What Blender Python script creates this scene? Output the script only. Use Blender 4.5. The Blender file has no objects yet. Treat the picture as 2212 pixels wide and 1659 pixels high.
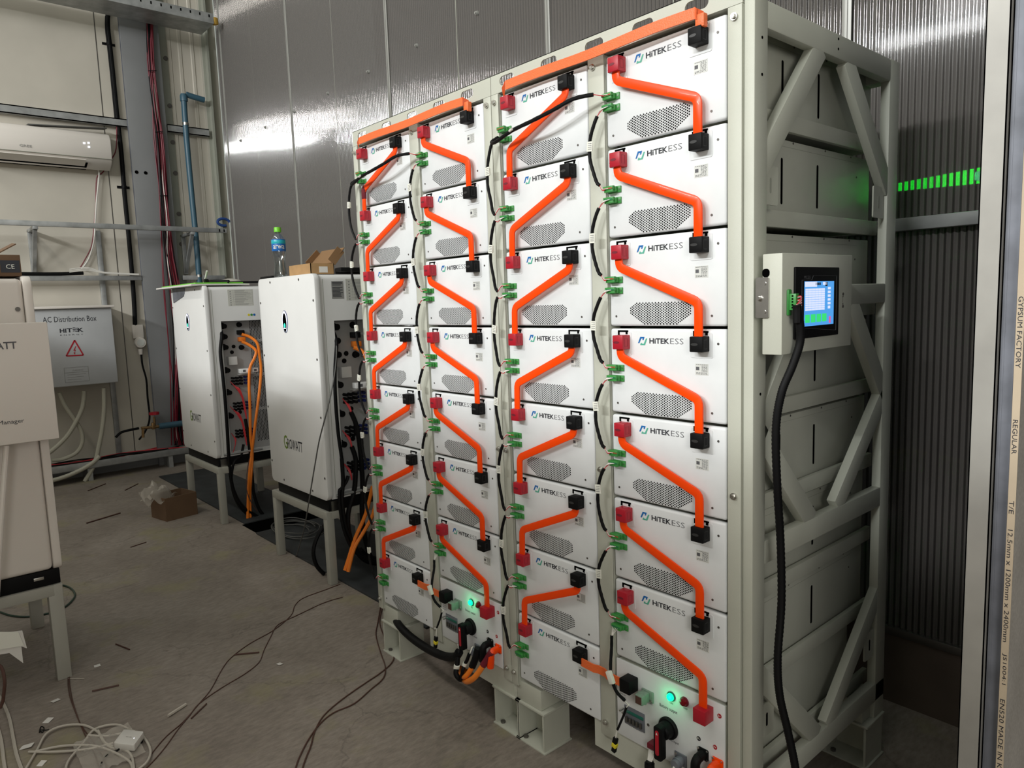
import bpy, bmesh, math, random
from mathutils import Vector, Matrix
random.seed(7)
C = bpy.context.scene.collection
PI = math.pi

# ------------------------------------------------------------------ camera
FPX = 1551.95
CAM = Vector((0.95812, -1.52155, 1.50872))
yaw, pit, rol = (0.8539995, -0.1141674, -0.0341710)
fw = Vector((-math.sin(yaw)*math.cos(pit), math.cos(yaw)*math.cos(pit), math.sin(pit)))
rt = fw.cross(Vector((0, 0, 1))).normalized(); up = rt.cross(fw)
r_ = rt*math.cos(rol) + up*math.sin(rol); u_ = -rt*math.sin(rol) + up*math.cos(rol)
cd = bpy.data.cameras.new('camera'); cam = bpy.data.objects.new('camera', cd); C.objects.link(cam)
cd.sensor_width = 36; cd.lens = 36*FPX/2212; cd.clip_start = 0.02; cd.clip_end = 200
M = Matrix((r_, u_, -fw)).transposed().to_4x4(); M.translation = CAM
cam.matrix_world = M
bpy.context.scene.camera = cam
sc = bpy.context.scene
sc.view_settings.view_transform = 'Standard'; sc.view_settings.look = 'None'
sc.view_settings.gamma = 1; sc.view_settings.use_curve_mapping = False
sc.view_settings.exposure = 0.0
sc.cycles.max_bounces = 6; sc.cycles.diffuse_bounces = 3; sc.cycles.glossy_bounces = 3; sc.cycles.transparent_max_bounces = 8

def P(px, py, ax, val):
    """point of the photograph's pixel on the world plane  coordinate[ax] = val"""
    d = r_*((px-1106)/FPX) + u_*(-(py-829.5)/FPX) + fw
    t = (val - CAM[ax])/d[ax]
    return CAM + d*t

# ------------------------------------------------------------------ world and lights
w = bpy.data.worlds.new('world'); sc.world = w; w.use_nodes = True
bg = w.node_tree.nodes['Background']; bg.inputs[0].default_value = (0.93, 1.0, 0.90, 1); bg.inputs[1].default_value = 0.40

def area(name, loc, target, sx, sy, power, col=(1, 1, 1)):
    l = bpy.data.lights.new(name, 'AREA'); l.shape = 'RECTANGLE'; l.size = sx; l.size_y = sy; l.energy = power; l.color = col
    o = bpy.data.objects.new(name, l); C.objects.link(o); o.location = loc
    o.rotation_euler = (Vector(target)-Vector(loc)).to_track_quat('-Z', 'Y').to_euler()
    return o
area('hall_light', (-2.4, -7.3, 4.92), (-1.2, 0, 1.5), 3.0, 0.16, 235, (0.97, 1, 0.99))
area('hall_light', (1.3, -7.5, 4.98), (-.40, 0, 1.5), 1.8, 0.16, 235, (0.97, 1, 0.99))
area('hall_light', (-1.6, -7.4, 5.25), (-1.0, 0, 1.6), 3.2, 0.30, 150, (1, 0.97, 0.96))
area('room_light', (2.35, -2.15, 1.9), (-.4, .1, .8), 0.8, 0.8, 27, (1, 0.97, 0.92))
area('back_fill_light', (0.3, 3.4, 3.4), (0, 2, .6), 1.0, 0.5, 10, (1, 0.98, 0.9))  # added fill lamp so the goods behind the fluted wall show
area('ceiling_light', (-2.5, -3.5, 6.2), (-2.5, -1.0, 0), 7, 0.3, 90, (1, 0.95, 0.88))

# ------------------------------------------------------------------ materials
MAT = {}
def mat(name, col, rough=0.5, metal=0.0, noise=0.0, nscale=8.0, emit=None, estr=0.0, spec=0.5, bump=0.0, bscale=200.0, coat=0.0):
    m = bpy.data.materials.new(name); m.use_nodes = True; MAT[name] = m
    nt = m.node_tree; b = nt.nodes['Principled BSDF']
    b.inputs['Base Color'].default_value = (*col, 1); b.inputs['Roughness'].default_value = rough
    b.inputs['Metallic'].default_value = metal; b.inputs['Specular IOR Level'].default_value = spec
    b.inputs['Coat Weight'].default_value = coat
    if emit: b.inputs['Emission Color'].default_value = (*emit, 1); b.inputs['Emission Strength'].default_value = estr
    tc = nt.nodes.new('ShaderNodeNewGeometry')
    if noise:
        n = nt.nodes.new('ShaderNodeTexNoise'); n.inputs['Scale'].default_value = nscale; n.inputs['Detail'].default_value = 6
        nt.links.new(tc.outputs['Position'], n.inputs['Vector'])
        r = nt.nodes.new('ShaderNodeMapRange'); r.inputs['From Min'].default_value = 0.3; r.inputs['From Max'].default_value = 0.7
        r.inputs['To Min'].default_value = 1-noise; r.inputs['To Max'].default_value = 1+noise
        nt.links.new(n.outputs['Fac'], r.inputs['Value'])
        mx = nt.nodes.new('ShaderNodeVectorMath'); mx.operation = 'SCALE'; mx.inputs[0].default_value = col
        nt.links.new(r.outputs[0], mx.inputs['Scale']); nt.links.new(mx.outputs[0], b.inputs['Base Color'])
    if bump:
        n = nt.nodes.new('ShaderNodeTexNoise'); n.inputs['Scale'].default_value = bscale
        nt.links.new(tc.outputs['Position'], n.inputs['Vector'])
        bp = nt.nodes.new('ShaderNodeBump'); bp.inputs['Strength'].default_value = bump; bp.inputs['Distance'].default_value = 0.002
        nt.links.new(n.outputs['Fac'], bp.inputs['Height']); nt.links.new(bp.outputs[0], b.inputs['Normal'])
    return m
mat('white', (0.755, 0.775, 0.785), 0.42, noise=0.03, nscale=14)
mat('inverter_white', (0.77, 0.77, 0.76), 0.35, noise=0.02, nscale=6)
mat('frame', (0.52, 0.53, 0.455), 0.38, noise=0.03, nscale=9, bump=0.25, bscale=900)
mat('frame_dark', (0.33, 0.34, 0.29), 0.5, noise=0.04)
mat('orange', (0.98, 0.065, 0.0), 0.35, spec=0.3, coat=0.12)
mat('dull_orange', (0.86, 0.155, 0.035), 0.45, bump=0.4, bscale=300, noise=0.05, nscale=40)
mat('orange_cable', (0.85, 0.22, 0.02), 0.35)
mat('red_plastic', (0.42, 0.008, 0.022), 0.4)
mat('maroon', (0.15, 0.006, 0.018), 0.4)
mat('dark_red', (0.17, 0.010, 0.022), 0.45)
mat('finger_black', (0.03, 0.03, 0.03), 0.4)
mat('black', (0.005, 0.005, 0.0055), 0.55, spec=0.15)
mat('void', (0.002, 0.002, 0.002), 0.95, spec=0.0)
mat('ink', (0.02, 0.022, 0.03), 0.6)
mat('grey_ink', (0.10, 0.10, 0.11), 0.6)
mat('blue_ink', (0.0, 0.13, 0.42), 0.5)
mat('teal_ink', (0.09, 0.42, 0.30), 0.5)
mat('green_plastic', (0.045, 0.27, 0.055), 0.4)
mat('grey_green_plastic', (0.20, 0.28, 0.22), 0.5)
mat('teal_plastic', (0.01, 0.12, 0.09), 0.3)
mat('sticker', (0.68, 0.69, 0.66), 0.35)
mat('tag', (0.78, 0.78, 0.70), 0.5)
mat('steel', (0.60, 0.59, 0.56), 0.28, metal=1.0, noise=0.1, nscale=30)
mat('dark_steel', (0.16, 0.15, 0.14), 0.45, metal=0.8)
mat('galvanised', (0.42, 0.43, 0.43), 0.48, metal=0.55, noise=0.22, nscale=11)
mat('stand', (0.38, 0.375, 0.33), 0.45, noise=0.04)
mat('stud_metal', (0.34, 0.33, 0.305), 0.5, metal=0.2, noise=0.14, nscale=7)
mat('stud_web', (0.17, 0.18, 0.21), 0.5, metal=0.2, noise=0.3, nscale=12)
mat('column_paint', (0.225, 0.23, 0.235), 0.5, noise=0.05, nscale=3)
mat('cream', (0.60, 0.56, 0.485), 0.6, noise=0.06, nscale=2.2)
mat('plastic_cream', (0.76, 0.71, 0.655), 0.4)
mat('hose', (0.48, 0.46, 0.38), 0.55)
mat('blue_pipe', (0.05, 0.12, 0.17), 0.4)
mat('brass', (0.35, 0.22, 0.10), 0.4, metal=0.8)
mat('cardboard', (0.42, 0.25, 0.11), 0.8, noise=0.08, nscale=20)
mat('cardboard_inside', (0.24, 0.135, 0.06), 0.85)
mat('dark_cardboard', (0.135, 0.078, 0.042), 0.85, noise=0.08)
mat('paper', (0.72, 0.70, 0.66), 0.7)
mat('grey_rubber', (0.09, 0.09, 0.085), 0.55)
mat('plate', (0.028, 0.032, 0.034), 0.6, noise=0.35, nscale=9)
mat('white_cable', (0.50, 0.46, 0.40), 0.5)
mat('wire_white', (0.75, 0.73, 0.68), 0.5)
mat('wire_red', (0.55, 0.015, 0.03), 0.4)
mat('wire_brown', (0.08, 0.035, 0.025), 0.5)
mat('green_cap', (0.18, 0.62, 0.03), 0.4)
mat('label_blue', (0.01, 0.13, 0.45), 0.35)
mat('label_cyan', (0.02, 0.42, 0.50), 0.35)
mat('yellow', (0.75, 0.62, 0.03), 0.45)
mat('blue_plastic', (0.01, 0.02, 0.14), 0.4)
mat('screen_blue', (0.02, 0.1, 0.3), 0.3, emit=(0.10, 0.42, 0.95), estr=0.8)
mat('screen_light', (0.2, 0.2, 0.3), 0.3, emit=(0.70, 0.78, 1.0), estr=0.95)
mat('screen_green', (0.02, 0.2, 0.05), 0.3, emit=(0.05, 0.85, 0.22), estr=0.8)
mat('screen_pink', (0.2, 0.02, 0.1), 0.3, emit=(0.9, 0.12, 0.35), estr=0.8)
mat('streak_green', (0, 0.4, 0.02), 0.3, emit=(0.0, 1.0, 0.03), estr=16)  # emission standing in for the green lamp's streaks in the flutes
mat('lamp_green', (0.0, 0.4, 0.15), 0.3, emit=(0.0, 1.0, 0.36), estr=1.9)
mat('lamp_core', (0.2, 0.6, 0.5), 0.3, emit=(0.25, 1.0, 0.75), estr=5)
mat('lamp_red', (0.16, 0.0, 0.005), 0.2)
mat('led_white', (0.6, 0.6, 0.7), 0.3, emit=(0.85, 0.9, 1), estr=1.2)
mat('led_green', (0.0, 0.4, 0.2), 0.3, emit=(0.05, 1.0, 0.5), estr=1.5)
mat('gypsum_edge', (0.50, 0.41, 0.30), 0.8, noise=0.06, nscale=9)
mat('film', (0.55, 0.52, 0.46), 0.3)
mat('green_sheet', (0.16, 0.55, 0.05), 0.45)

def mat_floor():
    m = mat('floor', (0.24, 0.205, 0.175), 0.62)
    nt = m.node_tree; b = nt.nodes['Principled BSDF']; L = nt.links
    geo = nt.nodes.new('ShaderNodeNewGeometry')
    def noise(scale, det=8, rough=0.6, stretch=None):
        n = nt.nodes.new('ShaderNodeTexNoise'); n.inputs['Scale'].default_value = scale
        n.inputs['Detail'].default_value = det; n.inputs['Roughness'].default_value = rough
        if stretch:
            mp = nt.nodes.new('ShaderNodeMapping'); mp.inputs['Scale'].default_value = stretch; mp.inputs['Rotation'].default_value = (0, 0, 0.5)
            L.new(geo.outputs['Position'], mp.inputs[0]); L.new(mp.outputs[0], n.inputs['Vector'])
        else: L.new(geo.outputs['Position'], n.inputs['Vector'])
        return n
    def ramp(src, stops):
        r = nt.nodes.new('ShaderNodeValToRGB'); e = r.color_ramp.elements
        while len(e) < len(stops): e.new(0.5)
        for i, (p, c) in enumerate(stops): e[i].position = p; e[i].color = (*c, 1)
        L.new(src, r.inputs[0]); return r
    base = ramp(noise(1.6, 10, 0.65).outputs['Fac'], [(0.3, (0.185, 0.155, 0.13)), (0.5, (0.25, 0.213, 0.18)), (0.72, (0.31, 0.27, 0.235))])
    fine = ramp(noise(60, 4, 0.7, (1, 0.35, 1)).outputs['Fac'], [(0.3, (0.76, 0.76, 0.76)), (0.7, (1.2, 1.2, 1.2))])
    mul = nt.nodes.new('ShaderNodeMix'); mul.data_type = 'RGBA'; mul.blend_type = 'MULTIPLY'; mul.inputs[0].default_value = 1
    L.new(base.outputs[0], mul.inputs[6]); L.new(fine.outputs[0], mul.inputs[7])
    st = ramp(noise(2.7, 6, 0.6).outputs['Fac'], [(0.55, (0, 0, 0)), (0.66, (1, 1, 1))])
    mx = nt.nodes.new('ShaderNodeMix'); mx.data_type = 'RGBA'; mx.inputs[7].default_value = (0.27, 0.245, 0.13, 1)
    sca = nt.nodes.new('ShaderNodeMath'); sca.operation = 'MULTIPLY'; sca.inputs[1].default_value = 0.55
    L.new(st.outputs[0], sca.inputs[0]); L.new(sca.outputs[0], mx.inputs[0]); L.new(mul.outputs[2], mx.inputs[6])
    dk = ramp(noise(7, 8, 0.75, (1, 0.3, 1)).outputs['Fac'], [(0.28, (0.55, 0.53, 0.5)), (0.42, (1, 1, 1))])
    m2 = nt.nodes.new('ShaderNodeMix'); m2.data_type = 'RGBA'; m2.blend_type = 'MULTIPLY'; m2.inputs[0].default_value = 0.8
    L.new(mx.outputs[2], m2.inputs[6]); L.new(dk.outputs[0], m2.inputs[7]); L.new(m2.outputs[2], b.inputs['Base Color'])
    # hairline cracks
    v = nt.nodes.new('ShaderNodeTexVoronoi'); v.feature = 'DISTANCE_TO_EDGE'; v.inputs['Scale'].default_value = 0.9
    nz = noise(3, 6); add = nt.nodes.new('ShaderNodeMixRGB'); add.inputs[0].default_value = 0.25
    L.new(geo.outputs['Position'], add.inputs[1]); L.new(nz.outputs['Color'], add.inputs[2]); L.new(add.outputs[0], v.inputs['Vector'])
    cr = ramp(v.outputs['Distance'], [(0.0, (0.7, 0.7, 0.7)), (0.0030, (1, 1, 1))])
    m3 = nt.nodes.new('ShaderNodeMix'); m3.data_type = 'RGBA'; m3.blend_type = 'MULTIPLY'; m3.inputs[0].default_value = 0.9
    L.new(m2.outputs[2], m3.inputs[6]); L.new(cr.outputs[0], m3.inputs[7]); L.new(m3.outputs[2], b.inputs['Base Color'])
    bp = nt.nodes.new('ShaderNodeBump'); bp.inputs['Strength'].default_value = 0.3; bp.inputs['Distance'].default_value = 0.004
    L.new(fine.outputs[0], bp.inputs['Height']); L.new(bp.outputs[0], b.inputs['Normal'])
mat_floor()

def mat_poly():
    # twin-wall polycarbonate: glossy fluted skin over a partly see-through sheet
    m = mat('polycarbonate', (0.20, 0.19, 0.20), 0.09)
    nt = m.node_tree; b = nt.nodes['Principled BSDF']; L = nt.links; out = nt.nodes['Material Output']
    b.inputs['Specular IOR Level'].default_value = 0.3
    b.inputs['Roughness'].default_value = 0.12; b.inputs['Anisotropic'].default_value = 0.0
    tg = nt.nodes.new('ShaderNodeCombineXYZ'); tg.inputs[0].default_value = 0.9998; tg.inputs[1].default_value = -0.0203; L.new(tg.outputs[0], b.inputs['Tangent'])
    tc = nt.nodes.new('ShaderNodeTexCoord')
    wv = nt.nodes.new('ShaderNodeTexWave'); wv.wave_type = 'BANDS'; wv.bands_direction = 'X'; wv.inputs['Scale'].default_value = 1.0/(0.021)*0.314
    wv.inputs['Distortion'].default_value = 0.0
    L.new(tc.outputs['Object'], wv.inputs['Vector'])
    bp = nt.nodes.new('ShaderNodeBump'); bp.inputs['Strength'].default_value = 0.5; bp.inputs['Distance'].default_value = 0.002
    nz = nt.nodes.new('ShaderNodeTexNoise'); mp = nt.nodes.new('ShaderNodeMapping'); mp.inputs['Scale'].default_value = (70, 1, 0.25)
    L.new(tc.outputs['Object'], mp.inputs[0]); L.new(mp.outputs[0], nz.inputs['Vector']); nz.inputs['Scale'].default_value = 1
    ad = nt.nodes.new('ShaderNodeMath'); ad.operation = 'ADD'; ad.inputs[0].default_value = 0
    ml = nt.nodes.new('ShaderNodeMath'); ml.operation = 'MULTIPLY'; ml.inputs[1].default_value = 0.8; L.new(nz.outputs['Fac'], ml.inputs[0]); L.new(ml.outputs[0], ad.inputs[1])
    L.new(ad.outputs[0], bp.inputs['Height'])
    r = nt.nodes.new('ShaderNodeValToRGB'); e = r.color_ramp.elements
    e[0].position = 0.25; e[0].color = (0.06, 0.054, 0.052, 1); e[1].position = 0.9; e[1].color = (0.19, 0.175, 0.165, 1)
    L.new(wv.outputs['Fac'], r.inputs[0]); L.new(r.outputs[0], b.inputs['Base Color'])
    tr = nt.nodes.new('ShaderNodeBsdfTransparent'); tr.inputs[0].default_value = (0.8, 0.8, 0.8, 1)
    mx = nt.nodes.new('ShaderNodeMixShader'); mx.inputs[0].default_value = 0.62
    gl = nt.nodes.new('ShaderNodeBsdfGlossy'); gl.inputs['Color'].default_value = (0.95, 0.93, 0.92, 1); gl.inputs['Roughness'].default_value = 0.055
    m3 = nt.nodes.new('ShaderNodeMixShader'); m3.inputs[0].default_value = 0.052; L.new(b.outputs[0], m3.inputs[1]); L.new(gl.outputs[0], m3.inputs[2])
    L.new(tr.outputs[0], mx.inputs[1]); L.new(m3.outputs[0], mx.inputs[2]); L.new(mx.outputs[0], out.inputs['Surface'])
mat_poly()

def mat_clear():
    m = mat('clear_plastic', (0.8, 0.9, 0.95), 0.08)
    b = m.node_tree.nodes['Principled BSDF']; nt = m.node_tree
    tr = nt.nodes.new('ShaderNodeBsdfTransparent'); tr.inputs[0].default_value = (0.86, 0.91, 0.93, 1)
    gl = nt.nodes.new('ShaderNodeBsdfGlossy'); gl.inputs['Roughness'].default_value = 0.08
    mx = nt.nodes.new('ShaderNodeMixShader'); mx.inputs[0].default_value = 0.22
    nt.links.new(tr.outputs[0], mx.inputs[1]); nt.links.new(gl.outputs[0], mx.inputs[2])
    nt.links.new(mx.outputs[0], nt.nodes['Material Output'].inputs['Surface'])
mat_clear()

def mat_board():
    m = mat('gypsum_face', (0.36, 0.35, 0.33), 0.85)
    nt = m.node_tree; b = nt.nodes['Principled BSDF']; L = nt.links
    geo = nt.nodes.new('ShaderNodeNewGeometry')
    n1 = nt.nodes.new('ShaderNodeTexNoise'); n1.inputs['Scale'].default_value = 160; L.new(geo.outputs['Position'], n1.inputs['Vector'])
    n2 = nt.nodes.new('ShaderNodeTexNoise'); n2.inputs['Scale'].default_value = 9; L.new(geo.outputs['Position'], n2.inputs['Vector'])
    a = nt.nodes.new('ShaderNodeMath'); a.operation = 'ADD'; L.new(n1.outputs['Fac'], a.inputs[0]); L.new(n2.outputs['Fac'], a.inputs[1])
    r = nt.nodes.new('ShaderNodeValToRGB'); e = r.color_ramp.elements
    e[0].position = 0.0; e[0].color = (0.30, 0.285, 0.26, 1); e[1].position = 1.0; e[1].color = (0.42, 0.40, 0.37, 1)
    e2 = e.new(0.62); e2.color = (0.37, 0.35, 0.33, 1)
    mr = nt.nodes.new('ShaderNodeMapRange'); mr.inputs['From Min'].default_value = 0.7; mr.inputs['From Max'].default_value = 1.45
    L.new(a.outputs[0], mr.inputs[0]); L.new(mr.outputs[0], r.inputs[0]); L.new(r.outputs[0], b.inputs['Base Color'])
mat_board()

mat('plate_wall', (0.13, 0.10, 0.08), 0.7, noise=0.25, nscale=3)
mat('profile', (0.36, 0.36, 0.34), 0.4, metal=0.3)
mat('void_wall', (0.02, 0.02, 0.02), 0.9)
mat('teal_green', (0.16, 0.26, 0.03), 0.5)
mat('bay', (0.42, 0.42, 0.42), 0.4)
mat('sticker2', (0.60, 0.60, 0.55), 0.5)
mat('print_grey', (0.27, 0.27, 0.26), 0.6)
mat('yellow_foam', (0.5, 0.3, 0.05), 0.8)
mat('wire_red2', (0.62, 0.035, 0.045), 0.4)
mat('label_blue2', (0.02, 0.06, 0.22), 0.4)
mat('green_cable', (0.01, 0.04, 0.025), 0.4)
mat('router_white', (0.66, 0.64, 0.60), 0.4)
mat('door_grey', (0.48, 0.49, 0.50), 0.4, noise=0.03)
def mat_film():
    m = mat('film_clear', (0.6, 0.55, 0.48), 0.25); nt = m.node_tree; b = nt.nodes['Principled BSDF']
    tr = nt.nodes.new('ShaderNodeBsdfTransparent'); mx = nt.nodes.new('ShaderNodeMixShader'); mx.inputs[0].default_value = 0.42
    nt.links.new(tr.outputs[0], mx.inputs[1]); nt.links.new(b.outputs[0], mx.inputs[2]); nt.links.new(mx.outputs[0], nt.nodes['Material Output'].inputs['Surface'])
mat_film()
WFH = 2.82

# ------------------------------------------------------------------ builders
OFF = {}
class MB:
    def __init__(s): s.bm = bmesh.new()
    def _join(s, t):
        me = bpy.data.meshes.new('t'); t.to_mesh(me); t.free(); s.bm.from_mesh(me); bpy.data.meshes.remove(me)
    def box(s, a, b, bev=0, seg=2):
        t = bmesh.new(); bmesh.ops.create_cube(t, size=1)
        a = Vector(a); b = Vector(b)
        lo = Vector([min(a[i], b[i]) for i in range(3)]); hi = Vector([max(a[i], b[i]) for i in range(3)])
        for v in t.verts: v.co = Vector([lo[i]+(v.co[i]+.5)*(hi[i]-lo[i]) for i in range(3)])
        if bev: bmesh.ops.bevel(t, geom=t.edges[:], offset=bev, segments=seg, profile=0.5, affect='EDGES')
        s._join(t); return s
    def obox(s, c, size, rot=(0, 0, 0), bev=0):
        t = bmesh.new(); bmesh.ops.create_cube(t, size=1)
        for v in t.verts: v.co = Vector([v.co[i]*size[i] for i in range(3)])
        if bev: bmesh.ops.bevel(t, geom=t.edges[:], offset=bev, segments=2, profile=0.5, affect='EDGES')
        from mathutils import Euler
        R = Euler(rot).to_matrix()
        for v in t.verts: v.co = R @ v.co + Vector(c)
        s._join(t); return s
    def beam(s, p, q, wy, wz, side=(0, 1, 0), bev=0):
        """rectangular bar from p to q; wy = width along 'side', wz = the other width"""
        p = Vector(p); q = Vector(q); d = (q-p).normalized(); sd = Vector(side); sd = (sd-d*sd.dot(d)).normalized(); o = d.cross(sd)
        t = bmesh.new(); bmesh.ops.create_cube(t, size=1); Ln = (q-p).length
        for v in t.verts: v.co = (p+q)/2 + d*v.co.x*Ln + sd*v.co.y*wy + o*v.co.z*wz
        bmesh.ops.recalc_face_normals(t, faces=t.faces)
        if bev: bmesh.ops.bevel(t, geom=t.edges[:], offset=bev, segments=2, profile=0.5, affect='EDGES')
        s._join(t); return s
    def cyl(s, p, q, r, n=16, r2=None, cap=True):
        p = Vector(p); q = Vector(q); d = (q-p).normalized()
        a = d.orthogonal().normalized(); b = d.cross(a); r2 = r if r2 is None else r2
        A = []; B = []
        for i in range(n):
            t = 2*PI*i/n; e = a*math.cos(t)+b*math.sin(t)
            A.append(s.bm.verts.new(p+e*r)); B.append(s.bm.verts.new(q+e*r2))
        for i in range(n):
            j = (i+1) % n; s.bm.faces.new((A[i], A[j], B[j], B[i]))
        if cap: s.bm.faces.new(A[::-1]); s.bm.faces.new(B)
        return s
    def tube(s, pts, r, n=8, smooth=3, rib=None):
        pts = [Vector(p) for p in pts]
        if smooth and len(pts) > 2: pts = spline(pts, smooth)
        d0 = (pts[1]-pts[0]).normalized(); a = d0.orthogonal().normalized(); rings = []
        for i, p in enumerate(pts):
            d = (pts[min(i+1, len(pts)-1)]-pts[max(i-1, 0)]).normalized()
            a = (a-d*a.dot(d)).normalized(); b = d.cross(a)
            rr = r if rib is None else r*(1+rib*(1 if i % 2 else -1))
            rings.append([s.bm.verts.new(p+(a*math.cos(2*PI*k/n)+b*math.sin(2*PI*k/n))*rr) for k in range(n)])
        for A, B in zip(rings, rings[1:]):
            for k in range(n):
                j = (k+1) % n; s.bm.faces.new((A[k], A[j], B[j], B[k]))
        s.bm.faces.new(rings[0][::-1]); s.bm.faces.new(rings[-1]); return s
    def prism(s, poly, ax, a, b, bev=0):
        """2-D polygon in the plane normal to axis ax, extruded from a to b"""
        o = [i for i in range(3) if i != ax]; t = bmesh.new()
        def V(p, v):
            c = [0, 0, 0]; c[o[0]] = p[0]; c[o[1]] = p[1]; c[ax] = v; return t.verts.new(c)
        A = [V(p, a) for p in poly]; B = [V(p, b) for p in poly]; n = len(poly)
        t.faces.new(A); t.faces.new(B[::-1])
        for i in range(n): t.faces.new((A[i], B[i], B[(i+1) % n], A[(i+1) % n]))
        bmesh.ops.recalc_face_normals(t, faces=t.faces)
        if bev:
            es = [e for e in t.edges if abs(e.verts[0].co[ax]-e.verts[1].co[ax]) < 1e-9]
            bmesh.ops.bevel(t, geom=es, offset=bev, segments=2, profile=0.5, affect='EDGES')
        s._join(t); return s
    def face(s, pts):
        s.bm.faces.new([s.bm.verts.new(p) for p in pts]); return s
    def lathe(s, c, prof, n=24, axis=(0, 0, 1)):
        c = Vector(c); d = Vector(axis).normalized(); a = d.orthogonal().normalized(); b = d.cross(a); rings = []
        for r, z in prof:
            rings.append([s.bm.verts.new(c+d*z+(a*math.cos(2*PI*k/n)+b*math.sin(2*PI*k/n))*max(r, 1e-4)) for k in range(n)])
        for A, B in zip(rings, rings[1:]):
            for k in range(n):
                j = (k+1) % n; s.bm.faces.new((A[k], A[j], B[j], B[k]))
        s.bm.faces.new(rings[0][::-1]); s.bm.faces.new(rings[-1]); return s
    def text(s, body, frame, x0, x1, z0, z1, bold=0.0, th=0.0):
        """lettering fitted to the rectangle x0..x1, z0..z1 of a frame (origin, u, v)"""
        o, u, v = [Vector(q) for q in frame]; nrm = u.cross(v)
        vs, fs = glyphs(body, bold); X = [p[0] for p in vs]; Y = [p[1] for p in vs]
        ax, bx, ay, by = min(X), max(X), min(Y), max(Y)
        q = [s.bm.verts.new(o+u*(x0+(p[0]-ax)/(bx-ax)*(x1-x0))+v*(z0+(p[1]-ay)/max(1e-6, by-ay)*(z1-z0))+nrm*th) for p in vs]
        for f in fs:
            try: s.bm.faces.new([q[i] for i in f])
            except ValueError: pass
        return s
    def xf(s, M):
        bmesh.ops.transform(s.bm, matrix=M, verts=s.bm.verts); return s
    def build(s, name, m, parent=None, label=None, kind=None, ang=35):
        me = bpy.data.meshes.new(name)
        if parent is not None: off = OFF[parent.name]
        else:
            X = [v.co for v in s.bm.verts]
            off = Vector(((min(v.x for v in X)+max(v.x for v in X))/2, (min(v.y for v in X)+max(v.y for v in X))/2, min(v.z for v in X)))
        for v in s.bm.verts: v.co -= off
        s.bm.to_mesh(me); s.bm.free()
        me.materials.append(MAT[m] if isinstance(m, str) else m)
        for p in me.polygons: p.use_smooth = True
        me.set_sharp_from_angle(angle=math.radians(ang))
        o = bpy.data.objects.new(name, me); C.objects.link(o); OFF[o.name] = off
        if parent is not None: o.parent = parent
        else: o.location = off
        if label: o['label'] = label
        if kind: o['kind'] = kind
        return o

def spline(pts, k):
    out = []; n = len(pts)
    for i in range(n-1):
        p0 = pts[max(i-1, 0)]; p1 = pts[i]; p2 = pts[i+1]; p3 = pts[min(i+2, n-1)]
        for j in range(k):
            t = j/k
            out.append(0.5*((2*p1)+(-p0+p2)*t+(2*p0-5*p1+4*p2-p3)*t*t+(-p0+3*p1-3*p2+p3)*t**3))
    out.append(pts[-1]); return out

_G = {}
def glyphs(body, bold):
    k = (body, bold)
    if k not in _G:
        cu = bpy.data.curves.new('t', 'FONT'); cu.body = body; cu.offset = bold; cu.resolution_u = 2
        o = bpy.data.objects.new('t', cu); C.objects.link(o)
        dg = bpy.context.evaluated_depsgraph_get(); me = bpy.data.meshes.new_from_object(o.evaluated_get(dg))
        _G[k] = ([tuple(v.co) for v in me.vertices], [tuple(p.vertices) for p in me.polygons])
        bpy.data.objects.remove(o); bpy.data.meshes.remove(me); bpy.data.curves.remove(cu)
    return _G[k]

def tag(o, label, cat, group=None):
    o['label'] = label; o['category'] = cat
    if group: o['group'] = group
    return o
def thing(name, label, cat, loc=(0, 0, 0), group=None):
    o = bpy.data.objects.new(name, None); C.objects.link(o); o.location = loc; o.empty_display_size = 0.05
    OFF[o.name] = Vector(loc); return tag(o, label, cat, group)
def copy_tree(o, parent=None):
    c = o.copy(); C.objects.link(c); OFF[c.name] = OFF[o.name].copy()
    if parent is not None: c.parent = parent
    for ch in list(o.children): copy_tree(ch, c)
    return c
def rrect(x0, x1, z0, z1, r, n=5):
    o = []
    for cx, cz, a in ((x1-r, z1-r, 0), (x0+r, z1-r, PI/2), (x0+r, z0+r, PI), (x1-r, z0+r, 3*PI/2)):
        for i in range(n+1):
            t = a+PI/2*i/n; o.append((cx+r*math.cos(t), cz+r*math.sin(t)))
    return o
def strip_poly(path, w, rad=0.02, n=5):
    """outline of a flat band of width w along a 2-D path with rounded bends"""
    pts = [Vector(p) for p in path]; cl = [pts[0]]
    for i in range(1, len(pts)-1):
        a, b, c = pts[i-1], pts[i], pts[i+1]; d1 = (a-b).normalized(); d2 = (c-b).normalized()
        rr = min(rad, (a-b).length*.45, (c-b).length*.45); p0 = b+d1*rr; p1 = b+d2*rr
        for j in range(n+1):
            t = j/n; cl.append(p0*(1-t)**2+b*2*t*(1-t)+p1*t*t)
    cl.append(pts[-1]); L = []; Rr = []
    for i, p in enumerate(cl):
        d = (cl[min(i+1, len(cl)-1)]-cl[max(i-1, 0)]).normalized(); nn = Vector((-d.y, d.x))
        L.append(p+nn*w/2); Rr.append(p-nn*w/2)
    return [tuple(p) for p in L+Rr[::-1]]
FRONT = lambda o: (o, (1, 0, 0), (0, 0, 1))          # surface facing -Y
SIDE = lambda o: (o, (0, 1, 0), (0, 0, 1))           # surface facing +X

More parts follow.
